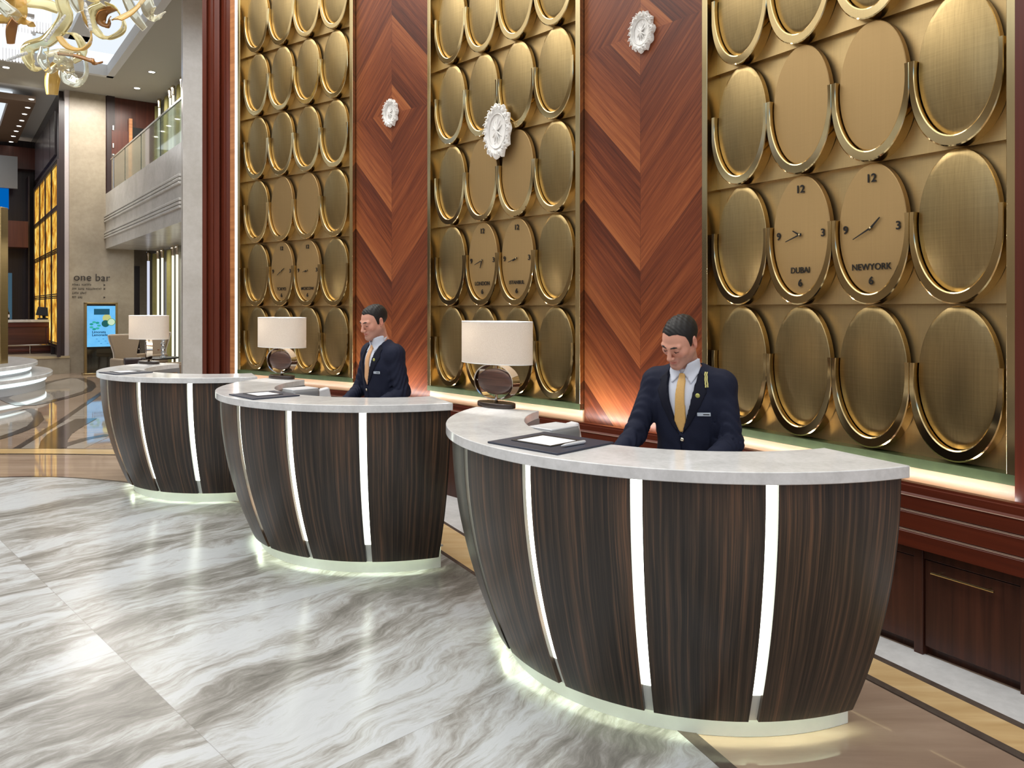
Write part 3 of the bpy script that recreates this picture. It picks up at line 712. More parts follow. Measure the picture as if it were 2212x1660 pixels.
# ------------------------------------------------------------------ devices behind the counters
def printer(c,ang,label,lb2,r=.72):
    a=math.radians(ang); loc=(c[0]+r*math.cos(a),c[1]+r*math.sin(a),.93)
    T=thing('desktop_printer',label,'printer',loc,math.radians(-45),'printers behind the desks')
    m=MB(); m.box((0,0,.075),(.19,.24,.15)); m.build('housing',M['greyp'],T,bevel=.03,segs=5)
    m=MB(); m.box((0,0,.148),(.165,.215,.012)); m.build('lid',M['whitep'],T,bevel=.005)
    m=MB(); m.box((.0,-.118,.06),(.12,.01,.012)); m.build('slot',M['black'],T)
    loc2=(c[0]+.69*math.cos(a-.42),c[1]+.69*math.sin(a-.42),.93)
    t2=thing('card_terminal',lb2,'card terminal',loc2,math.radians(-60),'card terminals behind the desks')
    m=MB(); m.box((0,0,.06),(.08,.12,.12),rx=.2); m.build('housing',M['whitep'],t2,bevel=.012,segs=3)
    m=MB(); m.box((0,-.045,.122),(.06,.03,.004),rx=.2); m.build('screen',M['black'],t2)
printer(DESKS[0],178,'grey printer with white lid behind the nearest desk','small white card terminal beside the printer of the nearest desk')
printer(DESKS[1],178,'grey printer with white lid behind the middle desk','small white card terminal beside the printer of the middle desk')
# ------------------------------------------------------------------ people: implicit surfaces meshed with surface nets
class Field:
    """signed distance on a rectilinear grid; primitives are blended in with a smooth minimum"""
    def __init__(s, xs, ys, zs):
        s.a=[np.asarray(q,np.float32) for q in (xs,ys,zs)]
        s.d=np.full([len(q) for q in s.a],.2,np.float32)
    def sub(s,lo,hi):
        sl=[]
        for q,l,h in zip(s.a,lo,hi):
            i,j=np.searchsorted(q,l),np.searchsorted(q,h); sl.append(slice(max(0,i-1),min(len(q),j+1)))
        return tuple(sl)
    def pts(s,sl): return np.meshgrid(*[q[k] for q,k in zip(s.a,sl)],indexing='ij')
    def apply(s,fn,lo,hi,k=.02,mode='add'):
        sl=s.sub(lo,hi)
        if any(q.stop-q.start<2 for q in sl): return
        X,Y,Z=s.pts(sl); e=fn(X,Y,Z); d=s.d[sl]
        if mode=='add':
            h=np.clip(.5+.5*(e-d)/k,0,1); r=e*(1-h)+d*h-k*h*(1-h); r=np.minimum(r,d)
        elif mode=='cut':                 # d minus e
            h=np.clip(.5-.5*(d+e)/k,0,1); r=d*(1-h)-e*h+k*h*(1-h); r=np.maximum(r,d)
        else: r=np.maximum(d,e)
        s.d[sl]=r
    def cone(s,p,q,r0,r1,k=.02,mode='add'):
        p=np.array(p,float); q=np.array(q,float); m=max(r0,r1)+k+.012
        lo=np.minimum(p,q)-m; hi=np.maximum(p,q)+m; v=q-p; L=v@v
        def fn(X,Y,Z):
            t=np.clip(((X-p[0])*v[0]+(Y-p[1])*v[1]+(Z-p[2])*v[2])/max(L,1e-9),0,1)
            return np.sqrt((X-p[0]-t*v[0])**2+(Y-p[1]-t*v[1])**2+(Z-p[2]-t*v[2])**2)-(r0+(r1-r0)*t)
        s.apply(fn,lo,hi,k,mode)
    def ell(s,c,r,R=None,k=.02,mode='add'):
        c=np.array(c,float); r=np.array(r,float); m=max(r)+k+.012
        A=np.eye(3) if R is None else np.array(R,float)     # columns = local axes
        def fn(X,Y,Z):
            D=(X-c[0],Y-c[1],Z-c[2])
            u=[sum(A[i,j]*D[i] for i in range(3))/r[j] for j in range(3)]
            l=np.sqrt(u[0]**2+u[1]**2+u[2]**2)+1e-6; g=np.sqrt((u[0]/r[0])**2+(u[1]/r[1])**2+(u[2]/r[2])**2)+1e-6
            return l*(l-1)/g
        s.apply(fn,c-m,c+m,k,mode)
    def mesh(s):
        d=s.d; x,y,z=s.a; nx,ny,nz=d.shape; neg=d<0
        cnt=np.zeros((nx-1,ny-1,nz-1),np.int8)
        for i in(0,1):
            for j in(0,1):
                for k in(0,1): cnt+=neg[i:nx-1+i,j:ny-1+j,k:nz-1+k]
        act=(cnt>0)&(cnt<8); I=np.argwhere(act); n=len(I)
        idx=np.full(act.shape,-1,np.int64); idx[tuple(I.T)]=np.arange(n)
        acc=np.zeros((n,3)); c=np.zeros(n)
        C=[(i,j,k) for i in(0,1) for j in(0,1) for k in(0,1)]
        for a in C:
            for ax in range(3):
                if a[ax]: continue
                b=list(a); b[ax]=1
                p=I+np.array(a); q=I+np.array(b)
                dp=d[tuple(p.T)]; dq=d[tuple(q.T)]; m=(dp<0)!=(dq<0)
                t=np.where(m,dp/np.where(m,dp-dq,1),0)
                P=np.stack([x[p[:,0]],y[p[:,1]],z[p[:,2]]],1); Q=np.stack([x[q[:,0]],y[q[:,1]],z[q[:,2]]],1)
                acc+=np.where(m[:,None],P+(Q-P)*t[:,None],0); c+=m
        V=acc/c[:,None]; faces=[]
        for ax in range(3):
            sl0=[slice(None)]*3; sl1=[slice(None)]*3; sl0[ax]=slice(0,-1); sl1[ax]=slice(1,None)
            ch=neg[tuple(sl0)]!=neg[tuple(sl1)]
            E=np.argwhere(ch); u,v=[q for q in range(3) if q!=ax]
            ok=(E[:,u]>0)&(E[:,v]>0)&(E[:,u]<d.shape[u]-1)&(E[:,v]<d.shape[v]-1); E=E[ok]
            q=[]
            for du,dv in((0,0),(-1,0),(-1,-1),(0,-1)):
                e=E.copy(); e[:,u]+=du; e[:,v]+=dv; q.append(idx[tuple(e.T)])
            Q=np.stack(q,1); Q=Q[(Q>=0).all(1)] if len(Q) else Q
            faces.append(Q)
        return V,np.concatenate(faces)
def field_obj(name,f,mat,parent,relax=2,M4=None,tint=None):
    V,Fq=f.mesh()
    me=bpy.data.meshes.new(name); me.from_pydata(V.tolist(),[],Fq.tolist())
    bm=bmesh.new(); bm.from_mesh(me)
    for _ in range(relax): bmesh.ops.smooth_vert(bm,verts=bm.verts,factor=.5,use_axis_x=True,use_axis_y=True,use_axis_z=True)
    bmesh.ops.recalc_face_normals(bm,faces=bm.faces); bm.to_mesh(me); bm.free()
    if tint is not None:
        co=np.empty(len(me.vertices)*3,np.float32); me.vertices.foreach_get('co',co)
        c=tint(co.reshape(-1,3)); at_=me.color_attributes.new('tint','FLOAT_COLOR','POINT'); at_.data.foreach_set('color',c.astype(np.float32).ravel())
    if M4 is not None: me.transform(M4)
    me.materials.append(mat); me.polygons.foreach_set('use_smooth',[True]*len(me.polygons))
    o=bpy.data.objects.new(name,me); COL.objects.link(o)
    if parent is not None: o.parent=parent
    return o
def m_skin(base):
    t=NT('skin'); a=t.n('ShaderNodeAttribute',attribute_name='tint').outputs[0]
    n=t.noise(t.obj(),60,4)
    c=t.mix(1.0,base,a,'MULTIPLY'); c=t.mix(t.math('MULTIPLY',n,.12),c,rgb(140,84,66))
    return t.principled(c,.42,spec=.35,sss=.12)
def m_cloth(name,a,b,sc=400):
    t=NT(name); P=t.obj(); n=t.noise(P,sc,3); w_=t.noise(P,9,3)
    c=t.mix(t.math('ADD',t.math('MULTIPLY',n,.6),t.math('MULTIPLY',w_,.3)),a,b)
    return t.principled(c,.75,spec=.25,bump=w_,bstr=.25,bdist=.02)
M['skin']=m_skin(rgb(214,158,136))
M['suit']=m_cloth('navy_wool',rgb(20,23,38),rgb(34,39,60)); M['lapel']=m_cloth('navy_wool_lapel',rgb(14,15,26),rgb(24,27,44))
M['shirt']=m_cloth('white_shirt',rgb(196,202,216),rgb(226,230,240)); M['trouser']=m_cloth('dark_trousers',rgb(16,17,24),rgb(26,28,38))
M['tie']=plain('gold_tie',rgb(206,164,98),.45,nv=.06,ns=200); M['tie2']=plain('peach_tie',rgb(216,168,124),.45,nv=.06,ns=200)
M['hair']=plain('black_hair',rgb(20,17,16),.6,nv=.35,ns=140); M['brow']=plain('brow_hair',rgb(30,24,22),.6)
M['shoe']=plain('black_shoe',rgb(14,13,13),.25)
M['braid']=plain('gold_braid',rgb(206,200,128),.5); M['pin']=plain('gold_pin',rgb(190,190,110),.3,.6)
M['badge']=plain('silver_badge',rgb(186,196,208),.35,.2); M['button']=plain('silver_button',rgb(206,200,180),.2,1.0)
def inpoly(P,X,Z):
    """signed distance to a polygon in the x,z plane (negative inside)"""
    d=np.full(X.shape,1e9); s=np.zeros(X.shape,bool); n=len(P)
    for i in range(n):
        ax,az=P[i]; bx,bz=P[(i+1)%n]; ex,ez=bx-ax,bz-az
        t=np.clip(((X-ax)*ex+(Z-az)*ez)/(ex*ex+ez*ez+1e-12),0,1)
        d=np.minimum(d,(X-ax-t*ex)**2+(Z-az-t*ez)**2)
        c=((az>Z)!=(bz>Z)); xi=ax+(Z-az)*ex/(ez if abs(ez)>1e-9 else 1e-9); s^=c&(X<xi)
    return np.where(s,-1,1)*np.sqrt(d)
def axis(*parts):
    """grid coordinates: (lo,hi,step) runs joined end to end"""
    out=[]
    for a,b,h in parts: out+=list(np.arange(a,b-1e-6,h))
    out.append(parts[-1][1]); return out
def Rm(rx=0,ry=0,rz=0):
    return np.array(Matrix.Rotation(rz,3,'Z')@Matrix.Rotation(ry,3,'Y')@Matrix.Rotation(rx,3,'X'))
def person(label,loc,rz,lean,head,arms,tie,collar_braid,hairtop,seed,scale=1.0):
    """local frame: feet at the origin, facing -y, own left hand towards +x"""
    rnd=np.random.RandomState(seed)
    T=thing('person',label,'person',loc,rz); T.scale=(scale,)*3
    Lm=Rm(rx=lean); hip=np.array((0,.03,.97))
    def W(p): return hip+Lm@np.array(p,float)            # torso frame to person frame
    (hrx,hry,hrz)=head
    HR=Lm@Rm(rx=0)@Rm(rz=hrz)@Rm(rx=hrx,ry=hry)
    H0=W((0,-.022,.555))
    def h(p): return H0+HR@np.array(p,float)
    (elR,wrR,elL,wrL)=[np.array(q,float) for q in arms]
    shR,shL=W((-.174,.01,.418)),W((.174,.01,.418))
    hc=h((0,0,.11))
    xs=axis((-.62,hc[0]-.115,.008),(hc[0]-.115,hc[0]+.115,.0026),(hc[0]+.115,.62,.008))
    ys=axis((-.75,hc[1]-.15,.008),(hc[1]-.15,hc[1]+.15,.0026),(hc[1]+.15,.36,.008))
    zs=axis((-.02,.80,.010),(.80,1.12,.006),(1.12,hc[2]-.17,.008),(hc[2]-.17,hc[2]+.17,.0026),(hc[2]+.17,hc[2]+.20,.008))
    f=Field(xs,ys,zs)
    # --- body under the clothes
    f.ell(W((0,0,0)),(.16,.105,.14),Lm); f.ell(W((0,-.005,.15)),(.145,.10,.17),Lm,.05); f.ell(W((0,0,.32)),(.165,.108,.17),Lm,.05)
    for s,S in((-1,shR),(1,shL)):
        f.ell(S,(.06,.06,.06),None,.06); f.cone(W((s*.02,.015,.49)),W((s*.12,.012,.42)),.043,.042,.04)
    f.cone(W((0,.012,.45)),h((0,.02,.06)),.062,.054,.03)
    for S,e_,w_ in((shR,elR,wrR),(shL,elL,wrL)):
        f.cone(S,e_,.05,.04,.02); f.cone(e_,w_,.04,.027,.02)
    for s in(-1,1):
        hp=np.array((s*.09,.03,.93)); kn=np.array((s*.10,.0,.50)); an=np.array((s*.105,.04,.09))
        f.cone(hp,kn,.085,.055,.04); f.cone(kn,an,.055,.038,.02); f.cone(an,an+np.array((s*.01,-.13,-.05)),.036,.03,.02)
    # --- hands: palm, four fingers of unequal length with two bends, thumb from the side
    for s,e_,w_ in((-1,elR,wrR),(1,elL,wrL)):
        d=w_-e_; d/=np.linalg.norm(d); d=d*np.array((1,1,.35)); d/=np.linalg.norm(d)
        up=np.array((0,0,1.)); sd=np.cross(d,up); sd/=np.linalg.norm(sd); up=np.cross(sd,d)
        A=np.stack([sd,d,up],1)
        f.ell(w_+d*.05,(.040,.052,.015),A,.012)
        for q,ln in((-.030,.066),(-.010,.078),(.010,.073),(.029,.057)):
            p0=w_+d*.088+sd*q; p1=p0+d*ln*.45+sd*q*.25-up*.004; p2=p1+d*ln*.35-up*ln*.22; p3=p2+d*ln*.18-up*ln*.24
            f.cone(p0-d*.02,p1,.0095,.0088,.006); f.cone(p1,p2,.0088,.008,.004); f.cone(p2,p3,.008,.007,.004)
        t0=w_+d*.025-s*sd*(-.034)*(1); 
        t0=w_+d*.025+sd*(.034 if s<0 else -.034); tv=(sd if s<0 else -sd)
        t1=t0+d*.030+tv*.022; t2=t1+d*.030+tv*.006
        f.cone(t0,t1,.013,.011,.01); f.cone(t1,t2,.011,.0085,.004)
    # --- head
    def he(c,r,R=None,k=.012,mode='add'): f.ell(h(c),r,HR if R is None else HR@R,k,mode)
    def hk(p,q,a,b,k=.01,mode='add'): f.cone(h(p),h(q),a,b,k,mode)
    he((0,.022,.143),(.0745,.096,.080),None,.02); he((0,-.028,.105),(.064,.062,.092),None,.03)
    for s in(-1,1):
        hk((s*.050,.004,.060),(s*.014,-.076,.014),.020,.017,.03)
        he((s*.046,-.056,.088),(.020,.022,.020),None,.022)
        hk((s*.012,-.087,.130),(s*.046,-.074,.131),.010,.009,.014)
    he((0,-.081,.014),(.019,.014,.015),None,.014); hk((0,-.03,.02),(0,-.07,.012),.03,.016,.03)
    for s in(-1,1): he((s*.031,-.101,.112),(.019,.013,.011),None,.014,'cut')
    for s in(-1,1): he((s*.031,-.076,.111),(.0145,.0125,.0125),None,.004)
    hk((0,-.090,.122),(0,-.112,.078),.0075,.0115,.012); he((0,-.113,.076),(.0105,.0095,.0095),None,.006)
    for s in(-1,1): he((s*.0125,-.100,.072),(.0085,.011,.008),None,.006)
    hk((0,-.100,.066),(0,-.092,.056),.006,.006,.01)
    he((0,-.084,.045),(.026,.015,.017),None,.014)
    hk((-.020,-.088,.0485),(0,-.0985,.0515),.0038,.0055,.005); hk((0,-.0985,.0515),(.020,-.088,.0485),.0055,.0038,.005)
    hk((-.017,-.088,.041),(0,-.0965,.039),.0042,.0068,.005); hk((0,-.0965,.039),(.017,-.088,.041),.0068,.0042,.005)
    hk((-.021,-.0935,.0453),(.021,-.0935,.0453),.0021,.0021,.003,'cut'); hk((0,-.104,.0453),(-.018,-.095,.0453),.0018,.0018,.003,'cut'); hk((0,-.104,.0453),(.018,-.095,.0453),.0018,.0018,.003,'cut')
    he((0,-.099,.028),(.016,.006,.005),None,.008,'cut')
    for s in(-1,1):
        Er=Rm(rz=s*.35,rx=-.15)
        he((s*.0775,.014,.106),(.0095,.0185,.031),Er,.006); he((s*.087,.008,.109),(.006,.010,.017),Er,.005,'cut'); he((s*.076,.006,.080),(.007,.009,.010),Er,.005)
    HRt=HR.T
    def tint(co):
        q=(co-H0)@HRt.T
        x,y,z=q.T; c=np.ones((len(q),4)); 
        lip=np.exp(-((np.abs(x)/.024)**4+((z-.0455)/.0105)**4))*(y<-.07); c[:,:3]*=1-lip[:,None]*np.array((.18,.40,.36))
        beard=np.clip((.074-z)/.02,0,1)*(z>-.045)*(y<.035)*(1-lip)*np.clip((np.abs(x)*.9+.042-z*.0)/.03,0,1)*.23*(z<.085)
        beard=np.maximum(beard,.2*np.exp(-((x/.024)**2+((z-.060)/.008)**2))*(y<-.07)*(1-lip))
        c[:,:3]*=1-beard[:,None]*np.array((1,.85,.72))
        ck=np.exp(-(((np.abs(x)-.042)/.022)**2+((z-.085)/.022)**2))*(y<-.02); c[:,:3]*=1-ck[:,None]*np.array((.0,.10,.10))
        ear=np.clip((np.abs(x)-.074)/.01,0,1)*(np.abs(z-.1)<.05); c[:,:3]*=1-ear[:,None]*np.array((0,.14,.14))
        so=np.exp(-(((np.abs(x)-.031)/.02)**2+((z-.108)/.012)**2))*(y<-.05); c[:,:3]*=1-so[:,None]*np.array((.08,.12,.11))
        return np.clip(c,0,1)
    body=field_obj('body',f,M['skin'],T,1,tint=tint)
    # --- hair: a shell over the skull inside the hairline
    g=Field(axis((hc[0]-.125,hc[0]+.125,.0026)),axis((hc[1]-.16,hc[1]+.16,.0026)),axis((hc[2]-.17,hc[2]+.185,.0026)))
    def ge(c,r,k=.02): g.ell(h(c),r,HR,k)
    ge((0,.024,.144),(.0790,.1005,.083)); ge((0,-.020,.112),(.0672,.064,.088),.03)
    X,Y,Z=np.meshgrid(*g.a,indexing='ij'); P=np.stack([X-H0[0],Y-H0[1],Z-H0[2]],-1)@HR; x,y,z=P[...,0],P[...,1],P[...,2]
    top=np.clip((z-.165)/.05,0,1); frt=np.clip((-y+.02)/.08,0,1)
    th=-.0015+hairtop*top*(.55+.45*frt)+.0010*np.sin(x*240+y*90)*top+.0010*np.sin(y*330+x*140+z*120)*top
    zl=np.interp(y,[-.11,-.082,-.066,-.050,-.030,-.018,-.006,.010,.030,.050,.075,.13],[.202,.199,.193,.184,.164,.096,.090,.132,.130,.070,.040,.036])
    zl=zl+np.where(y<-.05,-.012*np.clip(1-np.abs(x)/.03,0,1)+.010*np.clip((np.abs(x)-.035)/.02,0,1),0)
    g.d=np.maximum(g.d-th,(zl-z)*.7).astype(np.float32)
    field_obj('hair',g,M['hair'],T,1)
    def small(name,mat,prims,step=.0016):
        lo=np.min([np.minimum(p,q)-.016 for p,q,a,b in prims],0); hi=np.max([np.maximum(p,q)+.016 for p,q,a,b in prims],0)
        q_=Field(*[axis((l,u,step)) for l,u in zip(lo,hi)])
        for p,q,a,b in prims: q_.cone(p,q,a,b,.004)
        return field_obj(name,q_,mat,T,1)
    for s in(-1,1):
        small('eyebrow',M['brow'],[(h((s*.013,-.0965,.1305)),h((s*.030,-.0925,.1345)),.0030,.0040),(h((s*.030,-.0925,.1345)),h((s*.051,-.0765,.1300)),.0042,.002)])
        small('eyelashes',M['brow'],[(h((s*.019,-.0865,.1045)),h((s*.031,-.0905,.1030)),.0011,.0015),(h((s*.031,-.0905,.1030)),h((s*.044,-.0825,.1052)),.0015,.0011)],.001)
    # --- trousers and shoes
    tr=Field(axis((-.26,.26,.011)),axis((-.2,.26,.011)),axis((.02,1.12,.011)))
    tr.ell(W((0,0,0)),(.172,.118,.14),Lm)
    for s in(-1,1):
        kn=np.array((s*.10,.0,.50)); an=np.array((s*.105,.03,.07))
        tr.cone((s*.09,.03,.92),kn,.10,.078,.03); tr.cone(kn,an,.078,.068,.02)
    field_obj('trousers',tr,M['trouser'],T,1)
    for s in(-1,1):
        sh=Field(axis((s*.11-.07,s*.11+.07,.007)),axis((-.22,.13,.007)),axis((-.01,.12,.007)))
        sh.cone((s*.105,.06,.045),(s*.115,-.13,.036),.044,.036,.01); sh.ell((s*.105,.045,.07),(.042,.05,.04),None,.02); sh.apply(lambda X,Y,Z:.002-Z,(-9,-9,-9),(9,9,9),mode='max')
        field_obj('shoe',sh,M['shoe'],T,1)
    # --- shirt
    def torso(fl,o,k=.05):
        fl.ell(W((0,-.004,.02)),(.158+o,.108+o,.16),Lm,k); fl.ell(W((0,-.010,.17)),(.148+o,.106+o,.18),Lm,k); fl.ell(W((0,-.002,.32)),(.166+o,.112+o,.165+o),Lm,k)
    gx,gy,gz=axis((-.34,.34,.006)),axis((-.52,.30,.006)),axis((.86,1.56,.006))
    st=Field(gx,gy,gz); torso(st,.010)
    for s in(-1,1): st.cone(W((s*.02,.015,.485)),W((s*.12,.012,.415)),.048,.045,.04)
    nk0,nk1=W((0,.006,.44)),W((0,-.012,.545))
    st.cone(nk0,nk1,.066,.0645,.015)
    tmp=Lm.T
    def tf(X,Y,Z):
        P=np.stack([X-hip[0],Y-hip[1],Z-hip[2]],-1)@Lm; return P[...,0],P[...,1],P[...,2]
    X,Y,Z=np.meshgrid(*st.a,indexing='ij'); tx,ty,tz=tf(X,Y,Z)
    coll=tz-(.538+.42*(ty-.0))                       # collar rises towards the nape
    base_shirt=st.d.copy(); st.d=np.maximum(st.d,coll).astype(np.float32)
    field_obj('shirt',st,M['shirt'],T,1)
    def layer(name,mat,thick,poly,src,front=True,inner=.002,back=False):
        q=Field(*st.a); p2=inpoly(poly,tx,tz)
        q.d=np.maximum(np.maximum(src-thick,-(src+inner)),p2)
        q.d=np.maximum(q.d,(ty+.01) if front else q.d).astype(np.float32)
        return field_obj(name,q,mat,T,1)
    for s in(-1,1):
        layer('shirt_collar',M['shirt'],.010,[(s*.004,.490),(s*.050,.440),(s*.078,.490),(s*.075,.56),(s*.03,.54)],base_shirt)
    layer('tie',tie,.013,[(-.014,.492),(.014,.492),(.017,.462),(.020,.455),(.027,.32),(.030,.26),(.014,.207),(-.006,.207),(-.030,.26),(-.027,.32),(-.020,.455),(-.017,.462)],base_shirt)
    # --- jacket
    jx,jy,jz=axis((-.60,.60,.0065)),axis((-.72,.32,.0065)),axis((.74,1.56,.0065))
    J=Field(jx,jy,jz); torso(J,.022,.05)
    for s in(-1,1): J.cone(W((s*.03,.02,.485)),W((s*.15,.01,.432)),.055,.056,.04)
    for s in(-1,1): J.ell(W((s*.02,.01,-.10)),(.170,.128,.17),Lm,.06)
    for S,e_,w_ in((shR,elR,wrR),(shL,elL,wrL)):
        J.ell(S,(.066,.072,.066),None,.05); J.cone(S,e_,.066,.054,.025); J.cone(e_,w_-(w_-e_)*.06,.053,.041,.02)
    X2,Y2,Z2=np.meshgrid(*J.a,indexing='ij'); jtx,jty,jtz=tf(X2,Y2,Z2)
    # cloth folds: soft ridges across the sleeves and waist
    dS=np.full(J.d.shape,1e3,np.float32); ph=np.zeros(J.d.shape,np.float32)
    for i_,(S,e_,w_) in enumerate(((shR,elR,wrR),(shL,elL,wrL))):
        for a_,b_,o_ in((S,e_,0),(e_,w_,1)):
            v_=b_-a_; L_=np.linalg.norm(v_); v_=v_/L_
            t_=(X2-a_[0])*v_[0]+(Y2-a_[1])*v_[1]+(Z2-a_[2])*v_[2]; tc=np.clip(t_,0,L_)
            dd_=np.sqrt((X2-a_[0]-tc*v_[0])**2+(Y2-a_[1]-tc*v_[1])**2+(Z2-a_[2]-tc*v_[2])**2)
            near=dd_<dS; dS=np.where(near,dd_,dS)
            elb=np.exp(-((tc-(L_ if o_==0 else 0))/.11)**2)
            wv=np.sin(tc*95+14*X2+9*np.sin(Y2*30)+i_)*(.0016+.0042*elb)
            ph=np.where(near,wv,ph)
    body_w=np.clip((dS-.075)/.03,0,1)
    J.d=J.d+(ph*(1-body_w)+body_w*.0022*np.sin(jtz*60+jtx*35+4*np.sin(jtx*18))*np.clip((.25-jtz)/.2,0,1)).astype(np.float32)
    solid=J.d.copy()
    vneck=[(0.006,.195),(.026,.26),(.056,.36),(.068,.43),(.085,.60),(-.085,.60),(-.068,.43),(-.056,.36),(-.026,.26)]
    pv=inpoly(vneck,jtx,jtz)
    cut=np.maximum(pv,jty-.01)
    J.d=np.maximum(J.d,-cut)
    nr=np.sqrt(jtx**2+(jty-.004)**2)-.074          # neck opening
    J.d=np.maximum(J.d,-np.maximum(nr,.43-jtz)).astype(np.float32)
    slit=np.maximum(np.maximum(np.abs(jtx+.004)-.0028,jtz-.19),jty+.03)   # front edge below the button
    J.d=np.maximum(J.d,-np.maximum(slit,-(solid+.010))).astype(np.float32)
    field_obj('jacket',J,M['suit'],T,1)
    def jlayer(name,mat,lo,hi,poly,front=True,lab=None):
        q=Field(*J.a); p2=inpoly(poly,jtx,jtz)
        q.d=np.maximum(np.maximum(solid-hi,lo-solid),p2); q.d=np.maximum(q.d,jty if front else -jty)
        q.d=np.maximum(q.d,-np.maximum(nr+.002,.43-jtz)).astype(np.float32); return field_obj(name,q,mat,T,1)
    for s in(-1,1):
        jlayer('lapel',M['lapel'],-.004,.0065,[(s*.004,.19),(s*.026,.26),(s*.054,.36),(s*.067,.43),(s*.078,.50),(s*.122,.46),(s*.116,.435),(s*.128,.405),(s*.096,.33),(s*.050,.245)])
    # --- shirt cuffs
    for e_,w_ in((elR,wrR),(elL,wrL)):
        u=(w_-e_)/np.linalg.norm(w_-e_)
        small('shirt_cuff',M['shirt'],[(w_-u*.03,w_+u*.006,.039,.036)],.004)
    # --- pin, badge, button found on the cloth surface
    def surf(x_,z_):
        i,j=None,None
        for yy in np.arange(-.30,.05,.002):
            p=W((x_,yy,z_)); ii=[np.searchsorted(q,c) for q,c in zip(J.a,p)]
            if solid[tuple(ii)]<.0: return p-Lm@np.array((0,.004,0))
        return W((x_,-.13,z_))
    RL=Matrix(Lm.tolist()).to_4x4()
    if collar_braid:
        m=MB()
        for dx in (-.0045,.0045):
            m.tube([surf(.112+.014*q/8+dx,.492-.064*q/8)+Lm@np.array((0,-.0075,0)) for q in range(9)],.0036,8)
        m.build('collar_braid',M['braid'],T,smooth=60)
    pb=surf(.115,.300); m=MB(); m.box((0,-.001,0),(.064,.006,.017)); bd=m.build('name_badge',M['badge'],T,bevel=.001); bd.location=pb; bd.rotation_euler=(RL@Matrix.Rotation(.22,4,'Z')).to_euler()
    m=MB(); m.box((.012,-.0045,0),(.030,.001,.004)); b2=m.build('badge_text',M['ink'],bd,smooth=0)
    pb=surf(.088,.392); m=MB(); m.lathe([(.011,0),(.0115,.004),(.009,.0065),(.004,.007)],n=20,M=Matrix.Rotation(PI/2,4,'X')); bd=m.build('lapel_pin',M['pin'],T); bd.location=pb; bd.rotation_euler=(RL@Matrix.Rotation(.15,4,'Z')).to_euler()
    pb=surf(.008,.172); m=MB(); m.lathe([(.0095,0),(.010,.004),(.007,.0075),(.002,.0085)],n=20,M=Matrix.Rotation(PI/2,4,'X')); bd=m.build('button',M['button'],T); bd.location=pb; bd.rotation_euler=RL.to_euler()
    return T
rad=math.radians
person('man in navy suit and gold tie, head bowed, hands behind the nearest desk',(.87,3.80,0),rad(-32),rad(9),(rad(25),rad(4),rad(-14)),
   ((-.245,-.13,1.12),(-.30,-.37,.985),(.228,-.06,1.11),(.130,-.30,.985)),M['tie'],True,.005,1,.962)
person('man in navy suit and peach tie looking down to the left behind the middle desk',(-.945,5.66,0),rad(-50),rad(5),(rad(14),rad(2),rad(5)),
   ((-.225,-.05,1.12),(-.15,-.28,.985),(.232,.03,1.12),(.150,-.22,.985)),M['tie2'],False,.009,2,.985)
# ------------------------------------------------------------------ the hall behind: axes s (across) and t (along the hall)
EX,MX=Vector((.806,.592)),Vector((-.592,.806)); ANG=math.atan2(.592,.806)
def P3(s,t,z=0): return Vector((s*EX.x+t*MX.x, s*EX.y+t*MX.y, z))
def px_t(px,t): k=(px-CX)/F; d=t/(.806-.592*k); return d*(.806*k+.592), d      # on a plane of constant t: s, depth
def px_s(px,s): k=(px-CX)/F; d=s/(.806*k+.592); return d*(.806-.592*k), d      # on a plane of constant s: t, depth
def zz(py,d): return HCAM-(py-HY)/F*d
def sbox(name,a,b,mat,parent=None,bevel=0,label=None,st=True):
    m=MB(); m.span(a,b); o=m.build(name,mat,parent,None if parent else (0,0,0),0 if parent else ANG,bevel=bevel,smooth=0)
    if parent is None and st: struct(o,label)
    return o
def sthing(name,label,cat,s,t,z=0,rz=0,group=None): return thing(name,label,cat,P3(s,t,z),ANG+rz,group)
ZC=7.35
# column and balcony
sbox('column',(3.54,14.9,0),(4.75,15.02,9),M['column'],label='tall pale marble column left of the mahogany pilaster')
fa=sbox('wall_balcony',(3.54,15.03,3.27),(3.80,23.1,4.73),M['fascia'],label='white marble balcony front with two moulded bands')
sbox('floor_balcony',(3.8,15.03,3.27),(4.9,23.1,3.55),M['fascia'])
for zc in (4.06,3.62):
    m=MB()
    for dz in (-.07,0,.07): m.span((3.50,15.03,zc+dz-.024),(3.55,23.1,zc+dz+.024))
    o=m.build('moulding_band',M['fascia'],fa,bevel=.008)
R=sthing('glass_railing','glass balcony railing with thin metal handrail above the white marble front','railing',3.6,15.1,4.73)
M['glass']=NT('rail_glass').principled(rgb(214,226,214),.03,trans=.92,ior=1.25,spec=.6)
M['glassd']=M['glass']
for i in range(4): 
    m=MB(); m.span((0,.04+i*1.88,0),(.015,1.84+i*1.88,.84)); m.build('glass_panel',M['glass'],R,smooth=0)
m=MB(); m.span((-.015,0,.84),(.03,7.56,.875)); m.build('handrail',M['steel'],R)
m=MB(); m.tube([(.0,7.2,-.02),(.0,7.2,.84)],.02,10); m.lathe([(.01,-.04),(.045,-.02),(.05,.02),(.03,.05),(.005,.06)],(0,7.2,.90),14); m.build('end_post',M['steel'],R)
